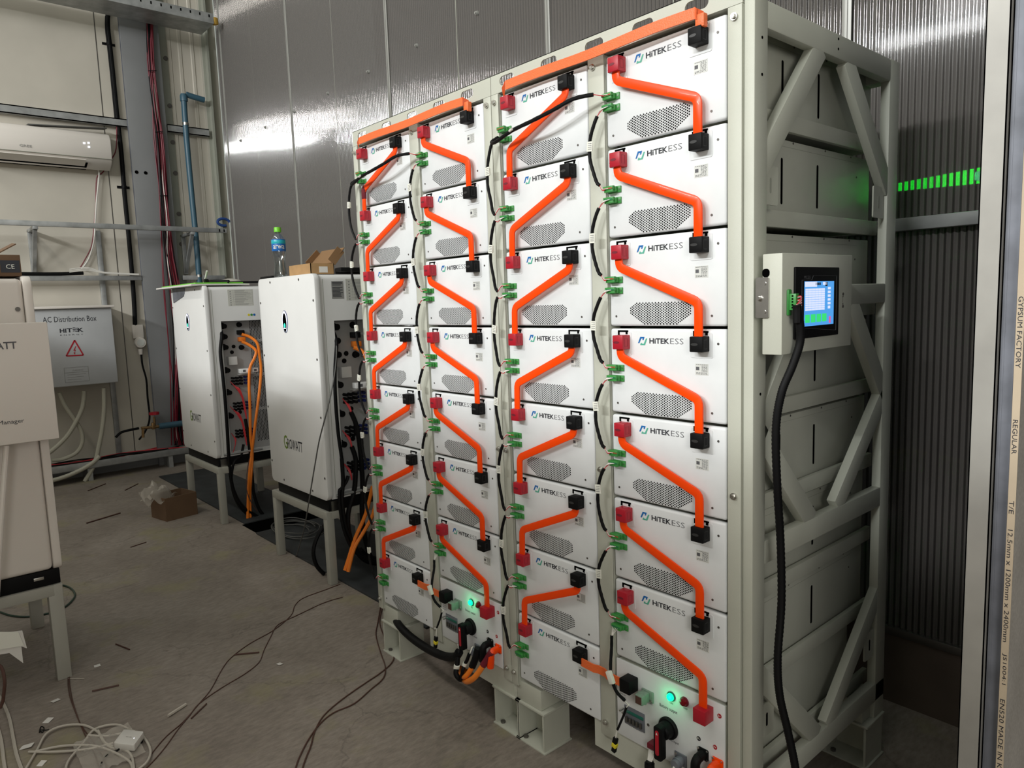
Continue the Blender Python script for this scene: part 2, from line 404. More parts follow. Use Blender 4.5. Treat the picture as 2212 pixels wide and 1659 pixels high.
# ------------------------------------------------------------------ racks
TOP = 2.15; PH = 0.24; W = 0.3667; GAP = 0.0652; RD = 0.8831
ORD = ['top', 'second', 'third', 'fourth', 'fifth', 'sixth', 'seventh', 'eighth']
COLX = {4: -W, 3: -2*W-GAP, 2: -W-RD, 1: -2*W-GAP-RD}
COLN = {4: 'near rack, right column', 3: 'near rack, left column', 2: 'far rack, right column', 1: 'far rack, left column'}

def rack(dx, which, near):
    x0 = -2*W-GAP-0.0415+dx; x1 = 0.0405+dx
    t = thing('battery_rack', 'grey-green steel rack of white battery modules, the ' + which, 'rack', ((x0+x1)/2, 0.4, 0), 'battery racks')
    def post(xa, xb, z0=0.2):
        b = MB(); b.box((xa, -0.002, z0), (xb, 0.004, 2.155), .002); b.box((xb-.004, 0.0, z0), (xb, 0.05, 2.155), .001); b.box((xa, 0.0, z0), (xa+.003, .05, 2.155))
        b.build('front_post', 'frame', t)
        for z in ([z0+.045, 1.02, 2.13]):
            s = MB(); xc = (xa+xb)/2 if xb-xa < .05 else xa+.02
            s.cyl((xc, -0.001, z), (xc, -0.007, z), .0085, 12); s.cyl((xc, -.006, z), (xc, -.013, z), .006, 10, .005)
            s.build('bolt', 'steel', t)
    post(x0, x0+.033); post(-W-GAP+.004+dx, -W-.004+dx); post(.004+dx, x1)
    # top beam with oblong lifting slots
    b = MB(); zz = (2.160, 2.214); sl = [x0+.075, x0+.26, x0+.435, x0+.60, x0+.76]; hw = .033; hh = .0135; zc = 2.188
    def plate(z0, z1, xs): b.box((xs[0], 0.0, z0), (xs[1], .004, z1))
    plate(zz[0], zc-hh, (x0, x1)); plate(zc+hh, zz[1], (x0, x1)); prev = x0
    for c in sl:
        plate(zc-hh, zc+hh, (prev, c-hw))
        for sg in (-1, 1):      # rounded slot ends
            n = 6
            for i in range(n):
                for vs in (-1, 1):
                    a0 = PI/2*i/n; a1 = PI/2*(i+1)/n; cx = c+sg*(hw-hh)
                    q = [(cx+sg*hh*math.cos(a0), zc+vs*hh*math.sin(a0)), (cx+sg*hh*math.cos(a1), zc+vs*hh*math.sin(a1)), (c+sg*hw, zc+vs*hh)]
                    try: b.prism(q, 1, 0.0, .004)
                    except Exception: pass
        prev = c+hw
    plate(zc-hh, zc+hh, (prev, x1)); b.box((x0, 0, zz[0]-.004), (x1, .05, zz[0])); b.box((x0, 0.0, 2.212), (x1, .012, 2.214))
    b.build('top_beam', 'frame', t)
    MB().box((x0, .75, 2.11), (x1, .8, 2.16), .002).build('rear_beam', 'frame', t)
    MB().box((x0, .05, 2.152), (x1, .75, 2.156)).build('top_sheet', 'frame', t)
    # side frames
    def side(xa, xb, out):
        def bar(n, *bs):
            for k, q in enumerate(bs):
                m = MB()
                if q[0] == 'b': m.box((xa, q[1], q[2]), (xb, q[3], q[4]), .004)
                else: m.beam((xa+(xb-xa)*.5, q[1], q[2]), (xa+(xb-xa)*.5, q[3], q[4]), q[5], (xb-xa)*.92, (0, 1, 0), .002)
                m.build(n, 'frame', t)
        bar('side_post', ('b', 0.004, .30, .062, 2.168), ('b', .742, .10, .81, 2.168))
        bar('side_rail', ('b', .06, 2.105, .745, 2.166), ('b', .06, 1.468, .745, 1.525), ('b', .06, .842, .745, .903), ('b', .0, .20, .81, .262))
        if not out: return
        for (ya, za, yb, zb) in ((.325, 2.115, .03, 1.785), (.475, 2.115, .76, 1.80), (.53, 1.475, .765, 1.19), (.765, 1.19, .46, .90),
                                 (.275, 1.475, .04, 1.175), (.04, 1.175, .31, .895), (.765, .56, .425, .255), (.04, .56, .36, .255)):
            bar('brace', ('d', ya, za, yb, zb, .058))
        for y, z in ((.09, 1.76), (.70, 1.76), (.09, .42), (.71, .40)):
            p = MB(); p.prism(rrect(y-.035, y+.035, z-.045, z+.045, .006), 0, xb-.012, xb-.008); p.build('bracket', 'frame', t)
            MB().prism(rrect(y-.004, y+.004, z-.018, z+.018, .0039), 0, xb-.008, xb-.0075).build('bracket_slot', 'frame_dark' if z > 1 else 'void', t)
        s = MB()
        for y, z in ((.035, 2.08), (.035, 2.0), (.41, 2.153), (.41, 2.128), (.035, 1.27)): s.cyl((xb, y, z), (xb+.0008, y, z), .0035, 8)
        s.build('bolt_hole', 'void', t)
    side(x1+.001, x1+(.0285 if near else .0022), near)
    if near:
        pass
    side(x0-.0005, x0+.01, False) if not near else None
    # shelf rails that carry the modules
    for k in range(1, 9):
        z = TOP-PH*k
        for xa in ((.004+dx, .018+dx), (-W-GAP/2-.006+dx, -W-GAP/2+.006+dx), (x0+.005, x0+.03)):
            MB().box((xa[0], .055, z+.002), (xa[1], .80, z+.044), .0015).build('shelf_rail', 'frame', t)
    # base frame and feet
    MB().box((x0, .74, .145), (x1+(.028 if near else 0), .79, .205), .003).build('base_rail', 'frame', t)
    MB().prism([(-W-GAP-.03+dx, .243), (x1, .243), (x1, .143), (-W-GAP-.03+dx, .143)], 1, .006, .010).build('skirt_plate', 'frame', t)
    for fx in (x0+.01, x1-.11):
        for fy in (0.0, .675):
            f = MB(); w_ = .145; yb = fy+.13
            MB().box((fx+.004, fy+.008, .1455), (fx+w_-.02, yb-.004, .215), .003).build('base_block', 'frame', t)
            f.box((fx, fy, 0), (fx+w_, yb, .006), .001); f.box((fx, fy, .137), (fx+w_, yb, .145), .001)
            f.box((fx+.006, fy+.004, .006), (fx+.013, yb-.004, .137)); f.box((fx+w_-.013, fy+.004, .006), (fx+w_-.006, yb-.004, .137)); f.box((fx+.013, fy+.085, .006), (fx+w_-.013, fy+.092, .137))
            f.build('foot', 'frame', t)
            g = MB(); g.cyl((fx+w_-.025, yb-.02, .006), (fx+w_-.025, yb-.02, .013), .009, 6); g.cyl((fx+.03, fy+.02, .006), (fx+.03, fy+.02, .013), .009, 6); g.build('foot_bolt', 'dark_steel', t)
    return t
rack(0, 'near one with the screen', True)
rack(-RD, 'far one beside the inverters', False)

# ------------------------------------------------------------------ battery modules
def vent_mesh():
    b = MB(); px, pz = .00512, .0064; r = .0021
    for i in range(38):
        x = .0757+i*px; zoff = (i % 2)*pz/2
        top = -.177; lim_t = max(-.188+(x-.0747)*.62, -9); lim_t = min(top, -.188+(x-.0747)*.62, -.188+(.2687-x)*.62)
        lim_b = max(-.233, -.206-(x-.0747)*.60, -.207-(.2687-x)*.60)
        z = -.1772-zoff
        while z > -.236:
            if lim_b-.001 <= z <= lim_t+.001:
                ps = [(x+r*math.cos(a), -.0006, z+r*math.sin(a)) for a in [2*PI*k/8 for k in range(8)]]; b.face(ps)
            z -= pz
    return b
EMB = [(0, .23), (.25, 1), (.71, 1), (.60, .60), (.46, .60), (.52, .80), (.36, .80), (.14, .23)]
EM2 = [(1, .81), (.75, 0), (.23, 0), (.30, .27), (.43, .27), (.41, .17), (.62, .17), (.86, .81)]
def emblem(b, X0, X1, Z0, Z1, flip, th=.0006):
    ps = []
    for u, v in (EM2 if flip else EMB):
        ps.append((X0+u*(X1-X0), -th, Z0+v*(Z1-Z0)))
    b.face(ps); return b
def connector(t, z, wires):
    g = MB(); g.box((.006, -.004, z-.009), (.050, 0, z+.008), .0008); g.box((.004, -.0125, z-.007), (.040, -.004, z+.0065), .0008)
    g.box((.004, -.0225, z-.0005), (.038, -.0125, z+.0085), .0008); g.box((.006, -.020, z-.0075), (.036, -.0125, z-.0005), .0005)
    for i in range(6): g.box((.0075+i*.005, -.0165, z+.0085), (.0105+i*.005, -.0135, z+.0092))
    o = g.build('connector', 'green_plastic', t)
    h = MB()
    for i in range(6): h.box((.0075+i*.005, -.0228, z+.001), (.0105+i*.005, -.0224, z+.0042))
    h.build('terminal_slot', wires, o)
    s = MB(); s.cyl((.0455, -.004, z-.0005), (.0455, -.0052, z-.0005), .0024, 10); s.build('screw', 'steel', o)
def module():
    t = thing('battery_module', '', 'battery module')
    MB().box((.004, .013, -.2300), (.3625, .79, -.0115), .002).build('case', 'frame', t)
    MB().box((.0015, 0, -.2375), (.3660, .020, -.0048), .0068, 3).build('front_panel', 'white', t)
    v = vent_mesh(); v.build('vent', 'void', t)
    emblem(MB(), .0987, .1297, -.0482, -.0262, False).build('emblem', 'blue_ink', t)
    emblem(MB(), .0987, .1297, -.0482, -.0262, True).build('emblem', 'teal_ink', t)
    MB().text('HiTEK', FRONT((0, 0, 0)), .1367, .2003, -.0434, -.0294, .025, .0006).build('lettering', 'ink', t)
    MB().text('ESS', FRONT((0, 0, 0)), .2032, .2437, -.0434, -.0290, -.012, .0006).build('lettering', 'grey_ink', t)
    s = MB(); s.box((.2787, -.0006, -.1190), (.3167, 0, -.0900)); st = s.build('sticker', 'sticker', t)
    q = MB(); random.seed(3)
    for i in range(9):
        z = -.0925-i*.0029; a = .2855+(.012 if 1 <= i <= 6 else -.004); x = a
        while x < .314:
            L = random.uniform(.002, .006); q.box((x, -.0009, z-.0010), (min(x+L, .3145), -.0006, z)); x += L+.0016
    q.build('print', 'ink', st)
    q = MB(); q.box((.281, -.0009, -.1070), (.2905, -.0006, -.0985)); q.build('print', 'grey_ink', st)
    for (xa, xb) in ((.0225, .0775), (.2655, .3290)):
        p = MB(); p.prism(rrect(xa, xb, -.076, -.014, .004), 1, -.0014, .0); p.build('terminal_recess', 'white', t)
        p = MB(); p.box((xa+.008, -.0022, -.0135), (xb-.012, .0, -.0092)); p.box((xa+.008, -.0022, -.022), (xa+.014, 0, -.0135)); p.box((xb-.02, -.0022, -.020), (xb-.013, 0, -.0135)); p.build('notch', 'void', t)
    for xa, xb, m in ((.036, .072, 'red_plastic'), (.2835, .3205, 'black')):
        p = MB(); p.box((xa, -.0325, -.0595), (xb, 0, -.0215), .0022); c = p.build('terminal_cover', m, t)
        r = MB(); xm = (xa+xb)/2-.004
        r.prism([(xm+.010*math.cos(a), -.0405+.0035*math.sin(a)) for a in [2*PI*k/16 for k in range(16)]], 1, -.0329, -.0324)
        for (ya, yb, za, zb) in ((-.025, -.0245, -.052, -.030), (-.012, -.0115, -.052, -.030), (-.025, -.012, -.0305, -.030), (-.025, -.012, -.052, -.0515)):
            r.box((xb, ya, za), (xb+.0004, yb, zb))
        r.build('finger_mark', 'dark_red' if m[0] == 'r' else 'finger_black', c)
    connector(t, -.112, 'wire_red'); connector(t, -.141, 'teal_plastic')
    for x, z in ((.0125, -.0405), (.3445, -.0400), (.0250, -.2110), (.3270, -.2120)):
        b = MB(); b.cyl((x, 0, z), (x, -.0012, z), .0030, 12); sc_ = b.build('screw', 'dark_steel', t)
    for y in (.262, .456):
        MB().prism(rrect(y-.005, y+.005, -.175, -.058, .0049), 0, .3625, .3630).build('side_slot', 'void', t)
    b = MB()
    for y in (.14, .32, .50, .66): b.cyl((.3625, y, -.016), (.3635, y, -.016), .003, 8)
    b.cyl((.3625, .70, -.07), (.3635, .70, -.07), .003, 8)
    b.build('side_screw', 'dark_steel', t)
    MB().box((.3622, .05, -.0290), (.3630, .71, -.0284)).build('side_seam', 'frame_dark', t)
    return t
proto = module(); first = True
for c in (4, 3, 2, 1):
    n = 7 if c in (2, 4) else 8
    for k in range(n):
        o = proto if first else copy_tree(proto); first = False
        o.location = (COLX[c], 0, TOP-PH*k)
        nm = ORD[k]+(' and lowest' if k == n-1 else '')
        tag(o, f'white battery module, {nm} from the top, {COLN[c]}'.replace('top from the top', 'topmost'), 'battery module', 'battery modules in the racks')

# ------------------------------------------------------------------ orange link cables
def band(path, w, y0, y1, name, m, label, group, row0=0.0, x0=0.0, rad=.02, bev=.0014, cat='cable'):
    pl = [(x0+x, row0+z) for x, z in strip_poly(path, w, rad)]
    b = MB().prism(pl, 1, y0, y1, bev); o = b.build(name, m); return tag(o, label, cat, group)
SW = .0235
for c in (4, 2):
    for k in range(7):
        xe = .302 if k < 6 else .3105
        band([(.053, -.045), (.053, -.0795), (xe, -.1785), (xe, -.2685)], SW, -.0225, -.0165, 'link_cable', 'orange',
             f'orange link starting at the red cap of the {ORD[k]} module, {COLN[c]}', 'orange links between modules', TOP-PH*k, COLX[c], .016)
for c in (3, 1):
    for k in range(7):
        band([(.302, -.045), (.302, -.0745), (.058, -.1800), (.055, -.2680)], SW, -.0225, -.0165, 'link_cable', 'orange',
             f'orange link starting at the black cap of the {ORD[k]} module, {COLN[c]}', 'orange links between modules', TOP-PH*k, COLX[c], .016)
# heat-shrink sleeve on the topmost one of the far rack
band([(.068, -.1725), (.058, -.1795), (.0565, -.215)], SW+.003, -.0235, -.0155, 'heat_shrink_sleeve', 'maroon', 'dark red sleeve on the bend of the topmost orange link of the far rack', None, TOP, COLX[1], .012, cat='sleeve')
for c, wh in ((3, 'near'), (1, 'far')):
    X = COLX[c]; x1 = -.062+(0 if c == 3 else -RD); xs = X+.066
    t = thing('braided_link', f'dull orange braided link along the top beam, {wh} rack', 'cable', (X+.2, -.03, TOP), 'braided links')
    b = MB(); N = 24; rings = []
    for i in range(N+1):
        s_ = i/N; x = xs+(x1-xs)*s_; z = TOP+.006+(.0025*math.sin(s_*9)); y = -.034+.003*math.sin(s_*7)
        rings.append([b.bm.verts.new(q) for q in ((x, y, z-.0125), (x, y+.004, z-.0125), (x, y+.004, z+.0135), (x, y, z+.0135))])
    for A, B in zip(rings, rings[1:]):
        for j in range(4): b.bm.faces.new((A[j], B[j], B[(j+1) % 4], A[(j+1) % 4]))
    b.bm.faces.new(rings[0][::-1]); b.bm.faces.new(rings[-1]); bmesh.ops.recalc_face_normals(b.bm, faces=b.bm.faces)
    b.build('band', 'dull_orange', t)
    def fold(P_, name='folded_end'):
        b = MB(); V = [b.bm.verts.new(p) for p in P_]; n = len(P_)//2
        for i in range(n-1): b.bm.faces.new((V[2*i], V[2*i+1], V[2*i+3], V[2*i+2]))
        bmesh.ops.solidify(b.bm, geom=b.bm.faces[:], thickness=.003)
        b.build(name, 'dull_orange', t)
    fold([(xs, -.0345, TOP-.006), (xs, -.0345, TOP+.0195), (xs-.010, -.030, TOP-.018), (xs-.022, -.030, TOP+.004), (xs-.002, -.020, TOP-.024), (xs-.026, -.020, TOP-.024)])
    fold([(x1, -.034, TOP-.0065), (x1, -.034, TOP+.0195), (x1+.014, -.020, TOP-.012), (x1+.014, -.020, TOP+.010), (x1+.0145, -.0195, TOP-.024), (x1+.0145, -.0195, TOP+.010)])
    MB().box((x1-.002, -.030, TOP-.026), (x1+.022, -.014, TOP+.004), .002).build('end_lug', 'dull_orange', t)
    # short link across to the control unit
    t = thing('braided_link', f'short dull orange braided link at the control unit, {wh} rack', 'cable', (X+W, -.03, TOP-7*PH-.05), 'braided links')
    b = MB(); xa = X+.318; xb = X+W+GAP+.046; rings = []; zc = TOP-7*PH-.052
    for i in range(13):
        s_ = i/12; x = xa+(xb-xa)*s_; y = -.030+(.006 if 5 <= i <= 7 else 0)-.006*s_; z = zc
        rings.append([b.bm.verts.new(q) for q in ((x, y, z-.0125), (x, y+.004, z-.0125), (x, y+.004, z+.0125), (x, y, z+.0125))])
    for A, B in zip(rings, rings[1:]):
        for j in range(4): b.bm.faces.new((A[j], B[j], B[(j+1) % 4], A[(j+1) % 4]))
    b.bm.faces.new(rings[0][::-1]); b.bm.faces.new(rings[-1]); bmesh.ops.recalc_face_normals(b.bm, faces=b.bm.faces)
    b.build('band', 'dull_orange', t)

# ------------------------------------------------------------------ signal cables between modules
def signal(c, k, last=False):
    X = COLX[c]; z0 = TOP-PH*k; n = 7 if c in (2, 4) else 8
    bul = {4: .030, 3: .034, 2: .028, 1: .050}[c]; random.seed(c*20+k)
    j = random.uniform(-.004, .004)
    t = thing('signal_cable', f'black signal cable hanging from the {ORD[k]} module, {COLN[c]}', 'cable', (X-.02, -.03, z0-.2), 'black signal cables')
    if c in (4, 2):
        a = (X-.006, -.028, z0-.158); e = (X-.004, -.026, z0-.338)
        pts = [a, (X-bul*.55, -.03, z0-.178), (X-bul+j, -.03, z0-.215), (X-bul-.002+j, -.03, z0-.262), (X-bul*.75, -.03, z0-.300), (X-.012, -.028, z0-.330), e]
    else:
        a = (X-.012, -.028, z0-.145); e = (X-.014, -.026, z0-.368)
        pts = [a, (X-bul*.6, -.03, z0-.165), (X-bul+j, -.03, z0-.21), (X-bul-.004+j, -.03, z0-.27), (X-bul*.8, -.03, z0-.32), (X-.022, -.028, z0-.355), e]
    MB().tube(pts, .0048, 8, 4, rib=.06).build('sheath', 'black', t)
    b = MB()
    for i in range(4): b.tube([a, (X+.002, -.026-i*.0008, z0-.146), (X+.009+i*.006, -.0226, z0-.139)], .0010, 5)
    b.build('wire', 'wire_white', t)
    b = MB(); b.tube([a, (X+.001, -.027, z0-.151), (X+.012, -.0235, z0-.141)], .0012, 5); b.tube([e, (X+.004, -.025, z0-.352), (X+.012, -.0235, z0-.352)], .0012, 5); b.build('wire', 'wire_red', t)
    b = MB()
    for i in range(3): b.tube([e, (X+.003, -.025, z0-.349), (X+.009+i*.007, -.0226, z0-.350)], .0010, 5)
    b.build('wire', 'wire_white', t)
    zz = z0-.235+random.uniform(-.02, .02); an = random.uniform(-.15, .2)
    b = MB(); b.obox((X-bul+j+.003, -.0355, zz), (.020, .0008, .026), (0, an, 0)); b.obox((X-bul+j, -.030, zz), (.0125, .0125, .024), (0, an*.3, 0), .003)
    tg = b.build('tag', 'tag', t)
    b = MB()
    for i in range(4): b.obox((X-bul+j+.004, -.0363, zz+.008-i*.005), (.013, .0002, .0012), (0, an, 0))
    b.build('print', 'grey_ink', tg)
for c in (4, 3, 2, 1):
    for k in range(6 if c in (2, 4) else 7): signal(c, k)
for c, wh in ((4, 'near'), (2, 'far')):      # the cable that hangs from the lowest module to the control unit
    X = COLX[c]; z0 = TOP-PH*6
    t = thing('signal_cable', f'black signal cable with a white clip reaching the control unit of the {wh} rack', 'cable', (X, -.03, z0-.3), 'black signal cables')
    pts = [(X+.012, -.030, z0-.165), (X+.014, -.034, z0-.20), (X+.032, -.06, z0-.25), (X+.056, -.07, z0-.295), (X+.083, -.06, z0-.322)]
    MB().tube(pts, .0046, 8, 4, rib=.05).build('sheath', 'black', t)
    b = MB()
    for i in range(4): b.tube([(X+.012, -.030, z0-.167), (X+.009+i*.006, -.0226, z0-.142)], .001, 5, 0)
    for i in range(3): b.tube([(X+.083, -.06, z0-.322), (X+.090+i*.002, -.055, z0-.333)], .0012, 5, 0)
    b.build('wire', 'wire_white', t)
    MB().obox((X+.044, -.075, z0-.262), (.017, .012, .036), (0, -.42, 0), .002).build('clip', 'tag', t)
    t = thing('signal_cable', f'short black pigtail with yellow banded plug below the {wh} rack control unit socket', 'cable', (X, -.03, z0-.4), 'black signal cables')
    dz = 0 if c == 4 else .01
    MB().tube([(X+.085, -.057, z0-.342), (X+.076, -.06, z0-.37), (X+.055, -.062, z0-.42+dz)], .0035, 8, 3).build('sheath', 'black', t)
    b = MB(); b.tube([(X+.085, -.057, z0-.342), (X+.093, -.054, z0-.330)], .0016, 5, 0); b.tube([(X+.055, -.062, z0-.42+dz), (X+.050, -.063, z0-.447)], .0012, 5, 0); b.tube([(X+.054, -.064, z0-.42+dz), (X+.047, -.063, z0-.447)], .0012, 5, 0); b.build('wire', 'wire_white', t)
    b = MB(); b.obox((X+.047, -.063, z0-.456), (.014, .010, .018), (0, .25, 0), .001); b.obox((X+.042, -.063, z0-.485), (.013, .010, .016), (0, .25, 0), .001); b.build('plug', 'black', t)
    MB().obox((X+.0445, -.063, z0-.471), (.0155, .012, .013), (0, .25, 0), .001).build('plug_band', 'yellow', t)
for c, wh in ((3, 'near'), (1, 'far')):      # crossing from the left-hand column to the right-hand one at the top
    X = COLX[c]; z = TOP
    t = thing('signal_cable', f'long black signal cable looping across the top modules of the {wh} rack', 'cable', (X+.2, -.03, z-.15), 'black signal cables')
    pts = [(X+.02, -.030, z-.137), (X-.004, -.036, z-.146), (X+.020, -.05, z-.156), (X+.06, -.06, z-.154), (X+.13, -.07, z-.143), (X+.22, -.075, z-.135), (X+.30, -.07, z-.122), (X+.37, -.06, z-.106), (X+.424, -.04, z-.104)]
    MB().tube(pts, .0056, 8, 4, rib=.05).build('sheath', 'black', t)
    b = MB()
    for i in range(4): b.tube([(X+.424, -.04, z-.104), (X+.434, -.03, z-.106), (X+.441+i*.006, -.0226, z-.109)], .001, 5)
    b.tube([(X+.125, -.076, z-.144), (X+.14, -.078, z-.141)], .004, 6, 0)
    b.build('wire', 'wire_white', t)
    b = MB(); b.tube([(X+.424, -.04, z-.104), (X+.445, -.0235, z-.110)], .0012, 5, 0); b.build('wire', 'wire_red', t)

# ------------------------------------------------------------------ control units
def circle(b, x, z, r, y=-.0012, n=20): b.cyl((x, 0.0, z), (x, y, z), r, n)
def control(c, wh):
    X = COLX[c]; z0 = TOP-PH*7; o = thing('control_unit', f'white control unit with lamps and a rotary switch at the foot of the {wh} rack', 'control unit', (X, 0, z0), 'control units')
    O = Vector((X, 0, z0))
    def B(): return MB()
    def fin(b, name, m, par=None): return b.xf(Matrix.Translation(O)).build(name, m, par or o)
    fin(B().box((.004, .006, -.236), (.3625, .70, -.008), .002), 'case', 'frame')
    fin(B().box((.0015, 0, -.2415), (.3620, .006, -.0062), .002), 'front_panel', 'white')
    fin(B().box((.045, -.040, -.0765), (.082, 0, -.0365), .002), 'terminal_cover', 'black')
    fin(B().box((.2925, -.040, -.0590), (.3295, 0, -.0205), .002), 'terminal_cover', 'red_plastic')
    for nm, m, m2, x, z in (('indicator_lamp', 'lamp_green', 'lamp_core', .197, -.046), ('indicator_lamp', 'lamp_red', None, .240, -.043)):
        b = B(); b.lathe((x, 0, z), [(.0135, 0), (.0135, -.003), (.012, -.004), (.0105, -.004), (.0105, -.004)], 20, (0, 1, 0)); l = fin(b, nm, 'teal_plastic' if m2 else 'maroon')
        b = B(); b.lathe((x, 0, z), [(.0108, -.003), (.0104, -.008), (.0085, -.0115), (.005, -.013), (.0005, -.0135)], 20, (0, 1, 0)); fin(b, 'lens', m, l)
    ll = bpy.data.lights.new('lamp_glow', 'POINT'); ll.energy = .045; ll.color = (.05, 1, .35); ll.shadow_soft_size = .012
    lo = bpy.data.objects.new('lamp_glow', ll); C.objects.link(lo); lo.location = O+Vector((.197, -.032, -.046)); lo['kind'] = 'structure'
    # square grey-green socket
    b = B(); b.box((.098, -.006, -.092), (.137, 0, -.060), .001); b.box((.101, -.040, -.090), (.127, -.006, -.062), .003); b.box((.100, -.026, -.091), (.128, -.020, -.061), .001); s = fin(b, 'socket', 'grey_green_plastic')
    fin(B().box((.104, -.0405, -.087), (.124, -.0398, -.065)), 'socket_opening', 'wire_brown', s)
    fin(B().cyl((.133, -.006, -.084), (.133, -.009, -.084), .003, 8), 'screw', 'steel', s)
    F = FRONT(O)
    def lett(body, x0, x1, z0_, z1_, m='ink', bold=0): B().text(body, F, x0, x1, z0_, z1_, bold, .0005).build('lettering', m, o)
    lett('COM1', .112, .131, -.101, -.095); lett('Battery output', .157, .216, -.0935, -.081); lett('ON', .191, .201, -.0685, -.063); lett('OFF', .236, .249, -.065, -.0595)
    lett('AC input', .188, .220, -.180, -.171); lett('AC self-power', .046, .094, -.2005, -.193)
    for i in range(4): lett(['DC 750V', '150A max', 'IP20 class I', 'caution'][i], .0145, .036, -.105-i*.0078, -.100-i*.0078, 'grey_ink')
    # breaker window
    fin(B().box((.030, -.0015, -.196), (.104, .0, -.139), .001), 'breaker_frame', 'stud_web')
    fin(B().box((.034, -.0035, -.160), (.100, -.0012, -.151), .0005), 'breaker_bar', 'teal_plastic')
    b = B()
    for i in range(5): b.box((.038+i*.0125, -.008, -.187), (.045+i*.0125, -.001, -.171), .001)
    fin(b, 'breaker_lever', 'dark_steel')
    b = B(); b.cyl((.028, -.002, -.152), (.028, -.020, -.152), .003, 8); b.cyl((.034, -.002, -.158), (.034, -.016, -.158), .003, 8); fin(b, 'screw', 'steel')
    circ = B(); circle(circ, .116, -.165, .0042); fin(circ, 'screw', 'dark_steel')
    # rotary switch
    b = B(); b.lathe((.187, 0, -.142), [(.031, 0), (.031, -.006), (.028, -.009), (.024, -.009), (.022, -.030), (.018, -.034), (.001, -.034)], 32, (0, 1, 0)); sw = fin(b, 'rotary_switch', 'black')
    b = B(); b.prism(rrect(.174, .2, -.215, -.118, .006), 1, -.052, -.030, .002); hd = fin(b, 'switch_handle', 'black', sw)
    b = B(); b.prism(rrect(.1805, .1925, -.200, -.128, .0058), 1, -.0535, -.0518, .0005); ins = fin(b, 'handle_insert', 'red_plastic', sw)
    b = B(); b.face([(.1835, -.0538, -.140), (.1895, -.0538, -.140), (.1865, -.0538, -.132)]); fin(b, 'arrow_mark', 'tag', sw)
    # power connectors and badges
    for x, z, m, mm, letter in ((.298, -.163, 'black', 'ink', 'P-'), (.342, -.170, 'orange', 'red_plastic', 'P+')):
        f = B(); f.prism(rrect(x-.0165, x+.0165, z-.018, z+.014, .005), 1, -.004, 0, .001); fl = fin(f, 'connector_flange', m)
        f = B(); f.cyl((x, -.004, z-.002), (x, -.028, z-.004), .0125, 16); f.tube([(x, -.022, z-.002), (x-.001, -.034, z-.012), (x-.003, -.034, z-.035), (x-.008, -.034, z-.062)], .0125, 14, 4); fin(f, 'elbow', m, fl)
        f = B()
        for sx in (-1, 1):
            for sz in (-1, 1): f.cyl((x+sx*.0125, -.004, z-.002+sz*.0125), (x+sx*.0125, -.006, z-.002+sz*.0125), .0028, 8)
        fin(f, 'screw', 'steel', fl)
    for x, z, m, letter in ((.2835, -.129, 'ink', 'P-'), (.3335, -.1300, 'red_plastic', 'P+'), (.3465, -.038, 'red_plastic', 'B+')):
        f = B(); f.lathe((x, 0, z), [(.0062, 0), (.0062, -.0008)], 20, (0, 1, 0)); bd = fin(f, 'badge', m)
        B().text(letter, FRONT(O+Vector((0, -.0010, 0))), x-.004, x+.004, z-.003, z+.003, .01, 0).build('lettering', 'tag', bd)
    b = B(); b.box((.208, -.004, -.232), (.246, 0, -.198), .001); b.cyl((.228, -.004, -.216), (.228, -.032, -.218), .0135, 16); b.cyl((.228, -.016, -.216), (.228, -.020, -.217), .0155, 16); ac = fin(b, 'ac_connector', 'stud_web')
    f = B(); f.cyl((.213, -.004, -.203), (.213, -.006, -.203), .003, 8); fin(f, 'screw', 'steel', ac)
    return o
control(4, 'near'); control(2, 'far')

# ------------------------------------------------------------------ room shell
LX = -6.8
BM = Matrix.Translation((0.1, 1.13, 0)) @ Matrix.Rotation(-0.0203, 4, 'Z')
def BY(x): return 1.13+(0.1-x)*0.0203
def S(name, b, m, label=None):
    o = b.build(name, m, None, label, 'structure'); return o
S('floor', MB().box((-9, -12, -.1), (5, 6, 0)), 'floor')
S('wall_left', MB().box((LX-.1, -12, .15), (LX, 1.36, 7)), 'cream')
S('baseboard_left', MB().box((LX-.1, -12, 0), (LX+.02, 1.36, .15)), 'column_paint')
b = MB()
for y in (.255, -.75): b.box((LX-.001, y-.004, .15), (LX+.0015, y+.004, 7))
S('trim_1', b, 'dark_steel')
# corrugation of the narrow panel beside the corner
b = MB()
for y in (.90, 1.0, 1.12): b.prism([(LX, y-.02), (LX+.007, y-.012), (LX+.007, y+.012), (LX, y+.02)], 2, .16, 7)
S('trim_2', b, 'cream')
# polycarbonate wall
def sheet(x0, x1, z0, z1, name):
    b = MB(); n = int((x1-x0)/.0035); A = .0048; prev = None
    for i in range(n+1):
        x = x0+i*.0035; y = -A*math.sin(2*PI*x/.021); c = (b.bm.verts.new((x, y, z0)), b.bm.verts.new((x, y, z1)))
        if prev: b.bm.faces.new((prev[0], c[0], c[1], prev[1])).smooth = True
        prev = c
    b.box((x0, .012, z0), (x1, .0125, z1)); me = bpy.data.meshes.new(name); b.bm.to_mesh(me); b.bm.free(); me.materials.append(MAT['polycarbonate'])
    o = bpy.data.objects.new(name, me); C.objects.link(o); o.matrix_world = BM; o['kind'] = 'structure'; OFF[name] = Vector(); return o
sheet(-6.62, 4.5, .285, 7, 'wall_back')
def bwall(name, b, m): return b.xf(BM).build(name, m, None, None, 'structure')
bwall('baseboard_back', MB().box((-6.8, .0, 0), (4.4, .20, .262)), 'plate_wall')
bwall('trim_3', MB().box((-6.8, -.012, .262), (4.4, .03, .290), .002), 'dark_steel')
